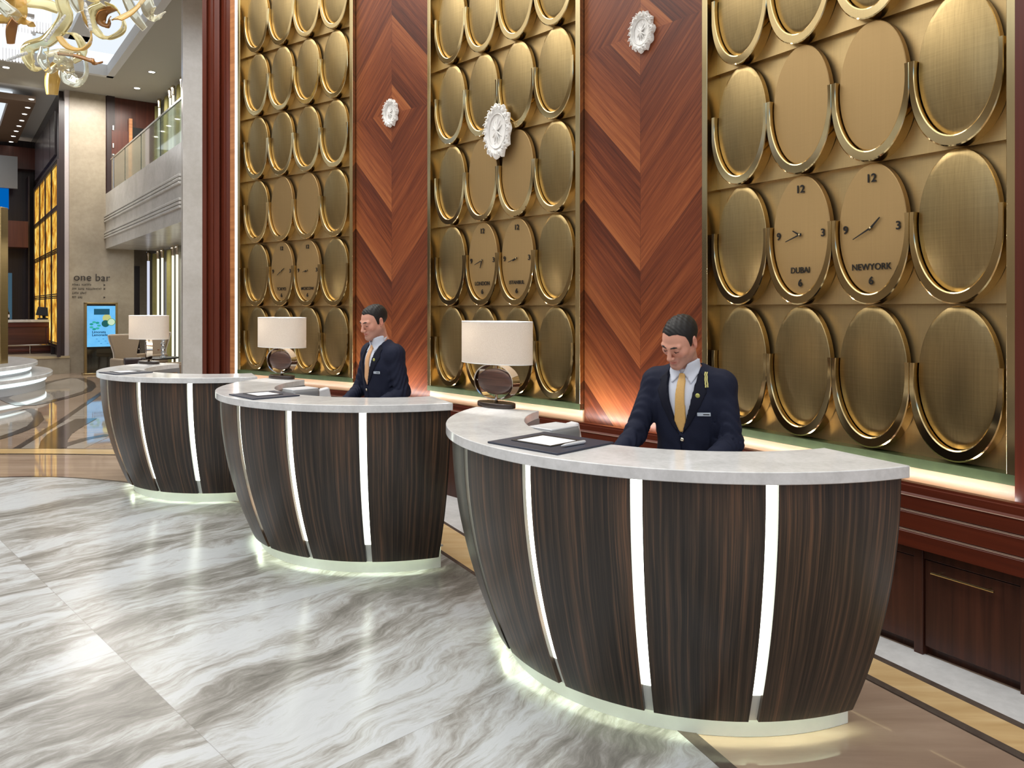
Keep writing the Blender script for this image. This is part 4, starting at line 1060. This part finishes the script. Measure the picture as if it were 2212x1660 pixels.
# balcony back: wood wall with an open door, tall curtains and light tubes
WB=sbox('wall_far_balcony',(3.54,23.15,3.5),(5.0,23.4,ZC),M['balwood'],label='reddish wood wall at the far end of the balcony')
s0,_=px_t(243,23.1); s1,_=px_t(279,23.1); s2,d2=px_t(318,23.1)
D=sbox('door_1',(s1,23.11,4.0),(s2,23.16,zz(279,d2)),M['black'],label='dark open doorway on the balcony')
m=MB(); m.box((s0+.22,23.05,5.0),(.5,.05,2.9)); m.build('door_leaf',M['balwood'],D,smooth=0)
m=MB(); m.span((s1-.02,22.98,4),(s1+.06,23.1,zz(263,d2))); m.build('door_edge',M['veneer'],D,smooth=0)
m=MB(); 
for py in (287,324): m.box((s0,23.0,zz(py,d2)),(.03,.03,.12))
m.build('door_hinge',M['steel'],D,smooth=0)
m=MB(); m.span((3.56,23.05,3.6),(3.75,23.15,ZC)); m.build('door_post',M['barwood'],WB,smooth=0)
SW=4.85
sbox('wall_side',(SW+.02,14.9,0),(SW+.3,25,ZC+.6),plain('grey_wall_glass',rgb(120,118,108),.15,nv=.03),label='grey glazed wall behind the curtains')
M['curtain']=plain('olive_curtain',rgb(150,142,84),.6,nv=.1,ns=12)
M['tube']=emission('light_tube',(1,.98,.80,1),1.15); M['tubeb']=emission('light_tube_blue',(.80,.84,1,1),.85)
def curtain(x0,x1,z0,z1,label,grp):
    ta,_=px_s(x0,SW-.05); tb,_=px_s(x1,SW-.05)
    T=sthing('curtain',label,'curtain',SW-.05,(ta+tb)/2,z0,0,grp); w=abs(ta-tb); n=36; m=MB()
    a=[(.035*math.sin(i/n*PI*7)-.02,-w/2+w*i/n) for i in range(n+1)]; b=[(x+.015,y) for x,y in a[::-1]]
    m.prism(a+b,0,z1-z0); m.build('cloth',M['curtain'],T,smooth=60)
    m=MB(); m.tube([(0,-w/2-.05,z1-z0),(0,w/2+.05,z1-z0)],.015,8); m.build('curtain_rod',M['frame'],T)
def column_light(x,z0,z1,mat,label,grp,capz=True,r=.055):
    tc,d=px_s(x,SW-.22); T=sthing('light_tube',label,'light',SW-.22,tc,z0,0,grp)
    m=MB(); m.tube([(0,0,.12),(0,0,z1-z0-.25)],r,14); m.build('tube',mat,T)
    m=MB(); m.lathe([(r*1.5,0),(r*1.7,.05),(r*1.2,.12)],n=16); m.build('foot',M['steel'],T)
    h=z1-z0; m=MB(); m.lathe([(r*1.1,h-.25),(r*1.35,h-.2),(r*1.25,h-.15),(r*1.75,h-.08),(r*1.75,h-.02),(r*1.3,h)],n=16); m.build('capital',M['chrome'],T)
for (x0,x1),lb in zip(((302,309),(332,339),(363,370.5)),('olive curtain strip under the balcony nearest the one bar wall','olive curtain strip under the balcony between two pairs of light tubes','olive curtain strip under the balcony nearest the pale column')):
    curtain(x0,x1,.05,3.2,lb,'curtains under the balcony')
for (x0,x1),lb in zip(((334,340),(358,364),(385,391)),('olive curtain on the balcony beside the wood wall','olive curtain on the balcony, middle of three','olive curtain on the balcony nearest the pale column')):
    curtain(x0,x1,3.55,ZC-.1,lb,'curtains on the balcony')
for x,mt,lb in ((320.5,'tubeb','bluish light tube under the balcony, farthest of the row'),(341.5,'tube','left light tube of the middle pair under the balcony'),(350.5,'tube','right light tube of the middle pair, above the lamp shade'),(373.5,'tube','left light tube of the pair nearest the column'),(382.5,'tube','right light tube of the pair nearest the column')):
    column_light(x,.03,3.24,M[mt],lb,'light tubes under the balcony',r=.028 if mt=='tube' else .034)
for x,lb in ((344,'light tube on the balcony next to the far curtain'),(367.5,'light tube on the balcony right of the middle curtain'),(374,'slim light tube behind the glass railing'),(393,'light tube on the balcony at the column edge')):
    column_light(x,3.56,ZC-.15,M['tube'],lb,'light tubes on the balcony',r=.028)
# bar wall with the lettering
ob=sbox('wall_bar',(2.69,23.1,0),(3.54,23.7,ZC),M['onebar'],label='taupe stone wall carrying the one bar lettering')
sbox('wall_bar',(3.54,23.1,0),(4.23,23.7,3.5),M['onebar'],label='taupe stone wall below the balcony')
sbox('wall_far_recess',(4.1,24.6,0),(5.0,24.9,3.5),M['onebar'],label='recessed stone wall below the balcony')
sa,d_=px_t(290,24.55); sb,_=px_t(297,24.55)
sbox('door_2',(sa,24.5,0),(sb+.05,24.6,2.9),M['barwood'],label='dark doorway in the recess')
sg=thing('wall_sign','dark one bar lettering with four small lines on taupe stone','sign',P3(2.755,23.07,2.49),ANG)
M['signink']=plain('sign_letters',rgb(52,46,42),.35,.3,.02)
text('lettering','one bar',.27,M['signink'],sg,Matrix.Translation((.46,0,0))@FRONT,.012,sx=1.02,off=-.002)
for i,(py,words,arrow) in enumerate(((615.5,(5,6),1),(624,(3,4,10),1),(633.5,(4,4),0),(642.5,(3,3),1))):
    z=zz(py,20.4)-2.49; x=.0; m=MB(); rr=random.Random(i)
    for wn in words:
        for c in range(wn):
            wd=.022+rr.random()*.012; m.box((x+wd/2,0,z),(.008,.01,.052))
            m.box((x+wd/2,0,z+rr.choice((-.022,0,.022))),(wd,.01,.009)); x+=wd+.008
        x+=.035
    m.build('small_line',M['signink'],sg,smooth=0)
    if arrow:
        m=MB(); m.prism([(-.022,-.026),(.026,0),(-.022,.026)],-.005,.005,Matrix.Translation((.755,0,z))@FRONT); m.build('arrow',M['signink'],sg,smooth=0)
# display totem
sa,d0=px_t(182,22.3); sb,d1=px_t(254,22.3); W_=sb-sa
T=thing('display_totem','tall gold framed display showing a blue lemonade advert','display',P3((sa+sb)/2,22.3,0),ANG)
H_=1.83
m=MB(); fw=.055
for x in (-W_/2,W_/2-fw): m.span((x,-.05,.03),(x+fw,.12,H_))
m.span((-W_/2,-.05,H_-.04),(W_/2,.12,H_)); m.build('frame',M['brush'],T,bevel=.004)
m=MB(); m.box((0,0,.02),(W_*1.12,.36,.04)); m.build('foot_plate',M['frame'],T,bevel=.004)
m=MB(); m.span((-W_/2+fw,.0,.64),(W_/2-fw,.1,H_-.04)); m.build('bezel',M['black'],T,smooth=0)
m=MB(); m.span((-W_/2+fw,.02,.04),(W_/2-fw,.06,.64)); m.build('mirror_panel',plain('dark_mirror',rgb(120,124,120),.06,1.0,.02),T,smooth=0)
def m_screen():
    t=NT('screen_picture'); x,y,z=t.sep(t.obj())
    n=t.noise(t.obj(),5,4); c=t.mix(n,(.10,.42,.85,1),(.22,.62,.95,1))
    e=t.n('ShaderNodeEmission',{'Color':c,'Strength':1.05}); t.t.links.new(e.outputs[0],t.o.inputs[0]); return t.m
m=MB(); sw=.335; m.span((-sw,-.006,.70),(sw,.004,H_-.085)); scn=m.build('screen',m_screen(),T,smooth=0)
def flat(name,pts,col,y=-.009,st=1.0):
    m=MB(); m.prism([(q[0],q[1]) for q in pts],0,.001,Matrix.Translation((0,y,0))@FRONT); return m.build(name,emission(name,col,st),scn,smooth=0)
flat('advert_block',[(-.165,1.52),(.195,1.52),(.195,1.67),(-.165,1.67)],(.02,.10,.16,1))
def circ(cx,cz,r,n=24,rz=1): return [(cx+r*math.cos(2*PI*i/n),cz+rz*r*math.sin(2*PI*i/n)) for i in range(n)]
flat('advert_lime',circ(.13,1.43,.10),(.55,.58,.22,1),-.0085); flat('advert_lime',circ(.10,1.29,.09),(.02,.12,.12,1),-.0088); flat('advert_lime',circ(.235,1.33,.095),(.12,.36,.18,1),-.0092); flat('advert_lime',circ(.235,1.33,.08),(.60,.78,.55,1),-.0095)
for i in range(7):
    a=i*.9; flat('advert_leaf',circ(-.14+.09*math.cos(a),1.24+.09*math.sin(a),.045,10,.6),(.02,.32,.26,1) if i%2 else (.05,.45,.36,1),-.0085-.0003*i)
Mi=emission('advert_ink',(.01,.05,.12,1),1)
text('advert_text','Limonata',.085,Mi,scn,Matrix.Translation((-.21,-.009,1.075))@FRONT,.0005,'LEFT',off=.002)
text('advert_text','Lemonade',.085,Mi,scn,Matrix.Translation((-.21,-.009,1.0))@FRONT,.0005,'LEFT',off=.002)
Mw=emission('advert_white',(.75,.9,1,1),1.2)
m=MB(); [m.box((-.14+i*.026,-.009,1.56),(.017,.001,.02)) for i in range(12)]; m.build('advert_line',Mw,scn,smooth=0)
Mb=emission('advert_blue',(.05,.25,.6,1),.9)
m=MB(); [m.box((-.1+i*.05,-.009,.9-.06*(i%3)),(.04,.001,.012)) for i in range(7)]; m.build('advert_line',Mb,scn,smooth=0)
# ceiling: main plane, glowing coffer, bar ceiling
for a,b in (((3.33,13,ZC),(8,23.3,ZC+.2)),((-22,21.07,ZC),(3.33,23.3,ZC+.2))): sbox('ceiling',a,b,M['ceil'])
for i,(a,b) in enumerate((((3.25,11,ZC-.03),(3.40,21.15,ZC+.24)),((-22,20.99,ZC-.03),(3.40,21.15,ZC+.24)))): sbox('trim_coffer',a,b,M['ceilw'])
sbox('ceiling_cove',(-22,10,ZC+1.1),(5,23,ZC+1.2),M['cove'],label='glowing cove above the coffer')
for a,b in (((2.35,11,ZC+.52),(2.75,20.4,ZC+.66)),((-22,20.0,ZC+.52),(2.75,20.4,ZC+.66)),((.6,11,ZC+.40),(1.35,18.3,ZC+.5)),((-22,17.6,ZC+.40),(1.35,18.3,ZC+.5))): sbox('trim_coffer',a,b,M['ceilw'])
sbox('ceiling_inner',(-22,11,ZC+.8),(2.35,17.4,ZC+.9),M['ceil'],label='inner panel of the coffer')
def downlight(px,py,z,label,grp,r=.07):
    d=F*(z-HCAM)/(HY-py); p=Vector(((px-CX)/F*d,d,z))
    T=thing('downlight',label,'ceiling light',p,0,grp)
    m=MB(); m.lathe([(r*1.25,-.012),(r*1.3,.0),(r,.0),(r*.95,-.012)],n=20,cap=False); m.build('rim',M['ceilw'],T)
    m=MB(); m.lathe([(r*.95,-.008),(r*.9,-.006)],n=20); m.build('lamp',M['spot'],T)
downlight(328,155,ZC,'downlight in the grey ceiling nearer the column','ceiling downlights',.075); downlight(296,190,ZC,'downlight in the grey ceiling above the balcony door','ceiling downlights',.075); downlight(13,145,ZC,'downlight in the ceiling at the left edge under the chandelier','ceiling downlights',.075)
sbox('ceiling_bar',(-22,23.3,ZC),(2.75,33,ZC+.2),M['ceilw'],label='white ceiling over the bar')
ZR=7.0
ring=[((1.40,23.5,ZR),(1.98,29.6,ZR+.16)),((-22,23.5,ZR),(1.40,24.0,ZR+.16)),((-22,29.2,ZR),(1.40,29.6,ZR+.16))]
for a,b in ring: sbox('trim_bar_ceiling',a,b,M['ceilb'])
sbox('ceiling_bar_cove',(-22,23.9,ZR+.26),(1.5,29.3,ZR+.3),M['cove'],label='glowing cove over the bar')
lab=['first','second','third','fourth','fifth','sixth','seventh','last']
for i,(x,y) in enumerate(((67.5,214),(60,232),(53,246),(47,260),(41,272),(35,283),(29,294),(24,306))):
    downlight(x,y,ZR,'downlight in the brown bar ceiling band, %s from the near end'%lab[i],'bar ceiling downlights',.06)
area('bar_light',tuple(P3(-1,26,6.9)),(0,0,ANG),3,4,150,(1,.95,.9)); area('balcony_light',tuple(P3(4.1,19,7.2)),(0,0,ANG),.5,6,110,(1,.95,.85)); area('balcony_light',tuple(P3(4.1,19,3.2)),(0,0,ANG),.5,6,90,(1,.95,.85)); area('bar_wall_light',tuple(P3(3.0,21.5,7.2)),(0,0,ANG),1.2,1.2,170,(1,.95,.88))
# bar: raised platform, dark posts, backlit onyx wall, back wall, counter
sbox('floor_bar',(-22,23.0,0),(2.69,34,.44),M['onebar'],label='raised stone platform of the bar')
sbox('trim_bar_step',(-22,22.96,.40),(2.69,23.1,.455),plain('gold_step_edge',rgb(176,158,124),.3,nv=.03))
sbox('trim_bar_post',(2.455,23.1,.44),(2.585,23.5,zz(215,20.0)),M['barwood'],label='dark post at the end of the onyx wall')
sbox('trim_bar_post',(2.585,23.12,0),(2.69,23.5,ZC),plain('light_stripe_post',rgb(186,176,176),.3,nv=.04),label='post beside the stone wall, painted pale as a reflected light stripe')  # reflected light stripe on the dark pillar, painted as a pale strip
SO=2.42
sbox('wall_onyx',(SO+.06,23.3,.44),(SO+.3,31,ZC+.1),M['barwood'],label='dark panelled wall above the onyx')
def m_onyx():
    t=NT('backlit_onyx'); x,y,z=t.sep(t.obj())
    n=t.noise(t.comb(x,t.math('MULTIPLY',y,1.6),t.math('MULTIPLY',z,1.25)),1.5,4,.6,.9)
    f=t.noise(t.comb(x,t.math('MULTIPLY',y,2.4),z),4,4,.6,.5)
    s=t.math('ADD',t.math('MULTIPLY',n,.7),t.math('MULTIPLY',f,.3))
    c=t.ramp(s,[(.36,(.14,.045,.008,1)),(.45,(.50,.19,.02,1)),(.54,(.86,.52,.08,1)),(.66,(1.0,.84,.30,1))])
    e=t.n('ShaderNodeEmission',{'Color':c,'Strength':1.1}); t.t.links.new(e.outputs[0],t.o.inputs[0]); return t.m
M['onyx']=m_onyx()
ON=thing('onyx_panel','glowing amber onyx wall in dark mullions beside the bar','wall panel',P3(SO,23.5,.44),ANG)
ts=[px_s(x,SO)[0]-23.5 for x in (126,112.5,99,87,75)]
zb=[.3,1.56,2.72,3.82,5.0]
k=0
for i in range(4):
    for j in range(4):
        m=MB(); m.span((0,ts[i]+.04,zb[j]+.02),(.04,ts[i+1]-.04,zb[j+1]-.02)); m.build('onyx_slab',M['onyx'],ON,smooth=0)
m=MB()
for q in ts: m.span((-.03,q-.045,.0),(.05,q+.045,5.05))
m.build('mullion',M['barwood'],ON,smooth=0)
m=MB()
for q in zb[:]:
    for dz in (-.05,.0,.05): m.span((-.035,ts[0],q+dz-.012),(.045,ts[4],q+dz+.012))
m.build('transom',M['barwood'],ON,smooth=0)
m=MB()
for q0,q1 in ((.2,1.3),(1.4,3.0),(3.1,5.5)): m.span((SO-.0,23.5+q0,5.75),(SO+.08,23.5+q1,6.9))
struct(m.build('wall_onyx_panel',plain('dark_panel',rgb(74,66,70),.25,nv=.05),None,(0,0,0),ANG,smooth=0))
TB=30.2
sbox('wall_bar_back',(-22,TB,.44),(2.5,TB+.3,7.2),M['barwood'],label='dark wood wall behind the bar')
sbox('trim_bar_beam',(-22,TB-.5,6.2),(2.5,TB,6.9),M['balwood'])
def bx(px0,px1,py0,py1,t0,t1):
    a,d=px_t(px0,t0); b,d2=px_t(px1,t0); dd=(d+d2)/2; return (a,t0,zz(py1,dd)),(b,t1,zz(py0,dd))
a,b=bx(-40,38,335,405,TB-1.0,TB-.85); o=sbox('projection_screen',a,b,M['greyp'],st=False); tag(o,'grey hanging screen high above the bar at the left edge','screen')
a,b=bx(-40,19,404,450,TB-.6,TB-.5); o=sbox('window_1',a,b,emission('blue_window',(.0,.14,.55,1),.8),label='deep blue lit window high above the bar')
a,b=bx(-40,61,476,533,TB-1.4,TB-.6); o=sbox('wall_bar_gallery',a,b,M['balwood'],label='wood panelled gallery front above the bar')
a,b=bx(12,26,590,690,TB-.3,TB-.2); o=sbox('window_2',a,b,emission('blue_glass',(.10,.20,.28,1),.5),label='dim blue glass behind the bottle')
a,b=bx(61,64,380,690,TB-.9,TB); sbox('trim_bar_back',a,b,M['barwood'])
tc=25.0
sa,_=px_t(-30,tc); sb,dd=px_t(119,tc); s9,_=px_t(122.5,tc)
BC=sthing('bar_counter','long wooden bar counter with pale top and brass foot rail','bar counter',sa,tc,.44)
wd=sb-sa; hz=1.37-.44
m=MB(); m.span((0,0,0),(wd,.6,hz-.07)); m.build('body',M['barwood2'],BC,bevel=.01)
m=MB(); m.span((-.05,-.10,hz-.07),(s9-sa,.75,hz)); m.build('worktop',M['top'],BC,bevel=.008)
m=MB(); m.span((0,-.05,hz-.2),(wd,.0,hz-.08)); m.span((wd-.22,-.03,.1),(wd,.0,hz-.2)); m.span((0,-.03,.05),(wd,0,.14)); m.build('front_frame',M['mahogx'],BC,bevel=.015)
m=MB(); m.tube([(0,-.18,.24),(wd+.1,-.18,.24)],.025,10)
for q in (.25,.62,.965): m.tube([(wd*q,-.18,.0),(wd*q,-.18,.24)],.02,8)
m.build('foot_rail',M['chrome'],BC)
sp,dp=px_t(106,25.2)
T=sthing('point_of_sale_screen','black tilted till screen on the bar counter in front of the onyx','till screen',sp-.12,25.3,1.372,rz=-.35)
m=MB(); m.box((0,0,.02),(.26,.22,.04)); m.build('base',M['black'],T,bevel=.008)
m=MB(); m.box((0,.02,.10),(.07,.05,.16),rx=.3); m.build('neck',M['black'],T)
m=MB(); m.box((0,.0,.22),(.34,.035,.26),rx=-.5,ry=.12); m.build('monitor',M['black'],T,bevel=.01)
sp,dp=px_t(17,25.2)
T=sthing('bottle','dark bottle with pale label standing on the bar counter','bottle',sp,25.25,1.372)
m=MB(); m.lathe([(.04,0),(.043,.01),(.043,.17),(.036,.20),(.016,.235),(.014,.29),(.016,.292),(.016,.305)],n=18); m.build('glass_body',M['black'],T)
m=MB(); m.lathe([(.0435,.06),(.0438,.061),(.0438,.14),(.0435,.141)],n=18,cap=False); m.build('paper_label',M['paper'],T)
# gold portal post at the left edge
o=sbox('trim_portal_post',tuple(),tuple(),M['brush']) if False else None
pg=at(-14,665,16.0)
m=MB(); m.span((-.24,-.12,0),(.226,.12,zz(448,16.0))); struct(m.build('trim_portal',M['brush'],None,(pg.x,pg.y,0),0,bevel=.01),'brushed gold portal post at the left edge')
# stepped round podium with light under each lip
C_=(-13.5,15.0)
PD=thing('round_podium','low two tier round white podium with light strips under its lips','podium',(C_[0],C_[1],0))
for r_,z0,z1,nm in ((4.0,.24,.33,'lower_tier'),(3.72,.46,.55,'upper_tier')):
    m=MB(); m.lathe([(r_-.05,z0),(r_,z0+.015),(r_,z1-.01),(r_-.01,z1),(r_-.9,z1)],n=160,cap=False); tr_=m.build(nm,M['top'],PD)
    m=MB(); m.lathe([(r_-.12,z0-.075),(r_-.12,z0-.005)],n=160,cap=False); m.build('light_strip',emission('podium_light',(.85,1,1,1),1.8),tr_)
    m=MB(); m.lathe([(r_-.14,0 if z0<.3 else .33),(r_-.14,z0)],n=160,cap=False); m.build('riser',M['whitep'],tr_)
m=MB(); m.lathe([(2.75,.42),(2.85,.42),(2.9,.55)],n=120,cap=False); m.build('inner_glow',emission('podium_glow',(.55,.7,1,1),1.0),PD)
m=MB(); m.lathe([(2.85,.40),(.01,.40)],n=100,cap=False); m.build('inner_deck',M['whitep'],PD)
# lounge corner under the balcony
M['uph']=plain('taupe_upholstery',rgb(150,132,110),.8,nv=.05,ns=60); M['uphp']=plain('chair_piping',rgb(206,196,182),.5)
def armchair(px,d,rz,label,sc=1.0):
    p=at(px,HY,d); T=thing('armchair',label,'armchair',(p.x,p.y,0),rz,'curved back armchairs')
    # back: vertical shell, wide on top, narrow waist
    m=MB(); rings=[]
    hs=[(.36,.30),(.45,.27),(.60,.245),(.72,.25),(.85,.285),(.98,.325),(1.10,.345)]
    for z,w in hs:
        y0=.30+.10*(z-.36); out=[(-w,y0-.10),(-w*.7,y0-.02),(0,y0+.02),(w*.7,y0-.02),(w,y0-.10)]
        rings.append([(x,y,z) for x,y in out]+[(x*.94,y-.07,z) for x,y in out[::-1]])
    m.loft(rings); m.build('backrest',M['uph'],T,bevel=.012,smooth=50)
    pp=[(-w,.20+.10*(z-.36),z) for z,w in hs]+[(-.26,.35,1.11),(0,.39,1.11),(.26,.35,1.11)]+[(w,.20+.10*(z-.36),z) for z,w in hs[::-1]]
    m=MB(); m.tube(pp,.011,6); m.build('piping',M['uphp'],T)
    m=MB(); m.box((0,-.05,.38),(.62,.62,.16)); m.build('seat',M['uph'],T,bevel=.05,segs=4)
    for x in (-.30,.30):
        m=MB(); m.box((x,-.06,.50),(.09,.54,.22)); m.build('armrest',M['uph'],T,bevel=.035,segs=3)
    for x in (-.25,.25):
        for y in (-.28,.24):
            m=MB(); m.tube([(x,y,.31),(x*1.05,y*1.05,0)],[.025,.016],8); m.build('leg',M['barwood2'],T)
armchair(281,16.9,math.radians(52),'taupe armchair with pale piping beside the gold framed display')
armchair(325,18.4,math.radians(-20),'taupe armchair half hidden behind the lamp on the farthest desk')
armchair(397,15.35,math.radians(-62),'taupe armchair cut by the pale marble column')
p=at(287,HY,15.5)
T=thing('leather_stool','square brown leather stool with a dark top in front of an armchair','stool',(p.x,p.y,0),math.radians(30))
M['brl']=plain('brown_leather',rgb(92,52,42),.4,nv=.08,ns=60)
m=MB(); m.box((0,0,.33),(.34,.34,.46)); m.build('body',M['brl'],T,bevel=.02)
m=MB(); m.box((0,0,.63),(.32,.32,.14)); m.build('cushion',M['barwood'],T,bevel=.03,segs=3)
for x in (-.13,.13):
    for y in (-.13,.13): m=MB(); m.box((x,y,.05),(.04,.04,.11)); m.build('leg',M['black'],T)
p=at(345,HY,16.3)
T=thing('side_table','low black side table with a glass top behind the farthest lamp','side table',(p.x,p.y,0),math.radians(20))
m=MB(); m.lathe([(.36,.63),(.37,.635),(.37,.655),(.36,.66)],n=40); m.build('table_top',M['black'],T)
m=MB(); m.lathe([(.30,.20),(.30,.215)],n=36); m.build('shelf',M['black'],T)
for i in range(3):
    a=i*2.1; m=MB(); m.tube([(.28*math.cos(a),.28*math.sin(a),0),(.28*math.cos(a),.28*math.sin(a),.635)],.015,8); m.build('leg',M['frame'],T)
M['crystal']=NT('clear_crystal').principled((.93,.96,1,1),.02,trans=.9,ior=1.5)
p=at(352,HY,16.2)
T=thing('candlestick','tall clear crystal candlestick on the black side table','candlestick',(p.x,p.y,.661))
m=MB(); m.lathe([(.07,0),(.07,.015),(.03,.04),(.02,.06),(.045,.10),(.02,.14),(.05,.19),(.02,.24),(.05,.29),(.02,.33),(.04,.37),(.02,.40),(.04,.42),(.045,.44)],n=16); m.build('stem',M['crystal'],T,smooth=60)
m=MB(); m.lathe([(.055,.44),(.06,.455),(.05,.47)],n=16); m.build('drip_pan',M['crystal'],T)
# ------------------------------------------------------------------ chandelier of gold glass ribbons
M['gg']=NT('gold_glass').principled(rgb(232,220,168),.08,trans=.72,ior=1.3,spec=.7)
M['gg2']=NT('amber_glass').principled(rgb(214,180,104),.1,trans=.6,ior=1.3,spec=.7)
M['gg3']=NT('clear_gold_glass').principled(rgb(238,236,216),.05,trans=.8,ior=1.3,spec=.7)
M['gg4']=NT('brown_glass').principled(rgb(158,112,64),.12,trans=.45,ior=1.3,spec=.7)
CH=thing('chandelier','large chandelier of twisting gold glass ribbons hanging at upper left','chandelier',at(150,-60,8.6))
CL=CH.location.copy()
def spline(pts,n):
    pts=[Vector(p) for p in pts]; P=[pts[0]*2-pts[1]]+pts+[pts[-1]*2-pts[-2]]; out=[]
    for i in range(1,len(P)-2):
        for k in range(n):
            t=k/n; a,b,c,d=P[i-1:i+3]
            out.append(.5*((2*b)+(c-a)*t+(2*a-5*b+4*c-d)*t*t+(3*b-a-3*c+d)*t**3))
    out.append(P[-2]); return out
def ribbon(pp,w,mat,d=8.6,dd=0.0,tw=(0,0),th=.014,name='glass_ribbon'):
    n=len(pp); C=[at(x,y,d+dd*(i/(n-1)-.5)+.035*math.sin(i*1.3+pp[0][0]))-CL for i,(x,y) in enumerate(pp)]
    C=spline(C,7); m=MB(); rings=[]; L=len(C)
    for i,p in enumerate(C):
        t=(C[min(i+1,L-1)]-C[max(i-1,0)]).normalized()
        v=Vector((.12,1,.1)); side=(v-t*v.dot(t)).normalized(); nor=t.cross(side).normalized()
        a=tw[0]+(tw[1]-tw[0])*i/(L-1); s2=side*math.cos(a)+nor*math.sin(a); n2=t.cross(s2).normalized()
        ww=w*(.72+.28*math.sin(PI*min(1,max(0,i/(L-1)*.9+.08))))
        rings.append([tuple(p+s2*ww*u+n2*(th*q-abs(u)*ww*.25)) for u,q in ((-.5,-.5),(-.2,-.5),(.2,-.5),(.5,-.5),(.52,0),(.5,.5),(.2,.5),(-.2,.5),(-.5,.5),(-.52,0))])
    m.loft(rings); return m.build(name,mat,CH,smooth=70)
g,a,c,b='gg','gg2','gg3','gg4'
for pp,w,mt,tw,dd in (
 ([(128,-60),(134,0),(143,33),(130,62),(101,91),(65,104),(62,124),(73,142),(91,147)],.15,g,(.9,.3),.5),
 ([(129,78),(146,98),(173,104),(192,91),(194,68),(182,46),(173,20),(160,-40)],.11,a,(.3,.9),.3),
 ([(133,70),(163,73),(179,98),(176,120),(156,133)],.10,g,(.2,.8),.2),
 ([(98,116),(130,108),(171,109)],.12,c,(1.2,.5),.2),
 ([(124,114),(163,119),(195,129),(208,135),(222,133)],.07,b,(.6,.2),.3),
 ([(143,112),(142,146),(147,164),(169,174),(182,159),(181,130)],.16,c,(.8,.9),.3),
 ([(132,138),(117,155),(112,179),(112,204)],.15,a,(.9,1.1),.1),
 ([(222,10),(200,24),(202,54),(228,78),(257,68),(265,49),(251,23),(230,12)],.14,g,(.15,.4),.4),
 ([(246,20),(225,28),(220,44),(231,51),(237,42)],.12,b,(.2,.7),.2),
 ([(250,40),(280,22),(303,0),(320,-40)],.19,a,(1.1,.8),.3),
 ([(270,-10),(290,30),(314,62)],.11,c,(1.0,.6),.3),
 ([(312,-20),(322,18),(335,33),(352,29)],.15,c,(.9,.4),.2),
 ([(-8,0),(24,28),(42,44)],.14,c,(.9,.9),.2),
 ([(40,-20),(47,10),(44,33),(26,46),(10,42),(-10,42)],.12,a,(.5,1.2),.2),
 ([(30,44),(24,65),(24,95)],.10,b,(1.2,.4),.2),
 ([(42,41),(57,45),(69,58)],.10,a,(1.2,.5),.2),
 ([(58,4),(98,7),(128,20)],.15,g,(1.1,.9),.2),
 ([(98,102),(94,130),(112,148),(128,128),(116,116)],.12,c,(.3,.7),.3),
 ([(20,-10),(36,2),(60,-6)],.18,a,(1.0,1.0),.2),
 ([(150,-30),(165,2),(176,24)],.14,c,(.9,.5),.2),
 ([(118,124),(140,136),(128,150)],.12,c,(.8,.4),.2),
 ([(170,-30),(210,-8),(240,-30)],.16,g,(1.0,.5),.3),
 ([(260,-30),(300,-12),(330,-40)],.16,g,(1.0,.5),.3)):
    ribbon(pp,w,M[mt],8.6+.25*math.sin(pp[0][0]),dd,tw)
M['bead']=NT('glass_bead').principled((.92,.95,.97,1),.03,trans=.7,ior=1.45)
def beads(p0,p1,n,r,nm):
    m=MB(); A,B=at(*p0)-CL,at(*p1)-CL
    for i in range(n):
        q=A.lerp(B,i/(n-1)); rr=r*(.8+.4*((i*7)%5)/5); m.lathe([(rr*math.sin(PI*k/6)+1e-4,-rr*math.cos(PI*k/6)) for k in range(7)],tuple(q),10,cap=False)
    m.build(nm,M['bead'],CH,smooth=80)
beads((184,8,8.5),(196,64,8.5),16,.020,'bead_string'); beads((140,34,8.5),(99,88,8.5),20,.016,'bead_string'); beads((16,130,8.7),(56,115,8.7),12,.020,'bead_string')
m=MB(); m.tube([(0,0,-.05),(0,0,.9)],.03,10); m.lathe([(.10,-.1),(.18,0),(.10,.12)],n=20); m.build('stem',M['chrome'],CH)
# fluted crystal light curtains in the coffer beyond
M['fl']=emission('crystal_glow',(.96,.97,1,1),1.15)
def crystal(px,py0,py1,w,d,label):
    p=at(px,py1,d); z1=zz(py0,d); T=thing('crystal_light',label,'ceiling light',p,ANG,'fluted crystal lights in the coffer')
    n=int(w/.05); m=MB()
    for i in range(n): m.lathe([(.012,0),(.022,.03),(.022,z1-p.z)],((i-n/2)*.05,0,0),8)
    m.build('crystal_rods',M['fl'],T)
    m=MB(); m.box((0,0,z1-p.z+.03),(w+.05,.12,.06)); m.build('mounting',M['ceilw'],T)
crystal(20,30,132,.75,14.6,'white fluted crystal light behind the left end of the chandelier'); crystal(83,10,70,.5,15.0,'white fluted crystal light beside the dark coffer panel'); crystal(45,70,104,.45,15.3,'short white fluted crystal light between the two larger ones')
v=SC.view_settings; SC.display_settings.display_device='sRGB'; v.view_transform='Standard'; v.look='None'; v.gamma=1; v.exposure=0; v.use_curve_mapping=False
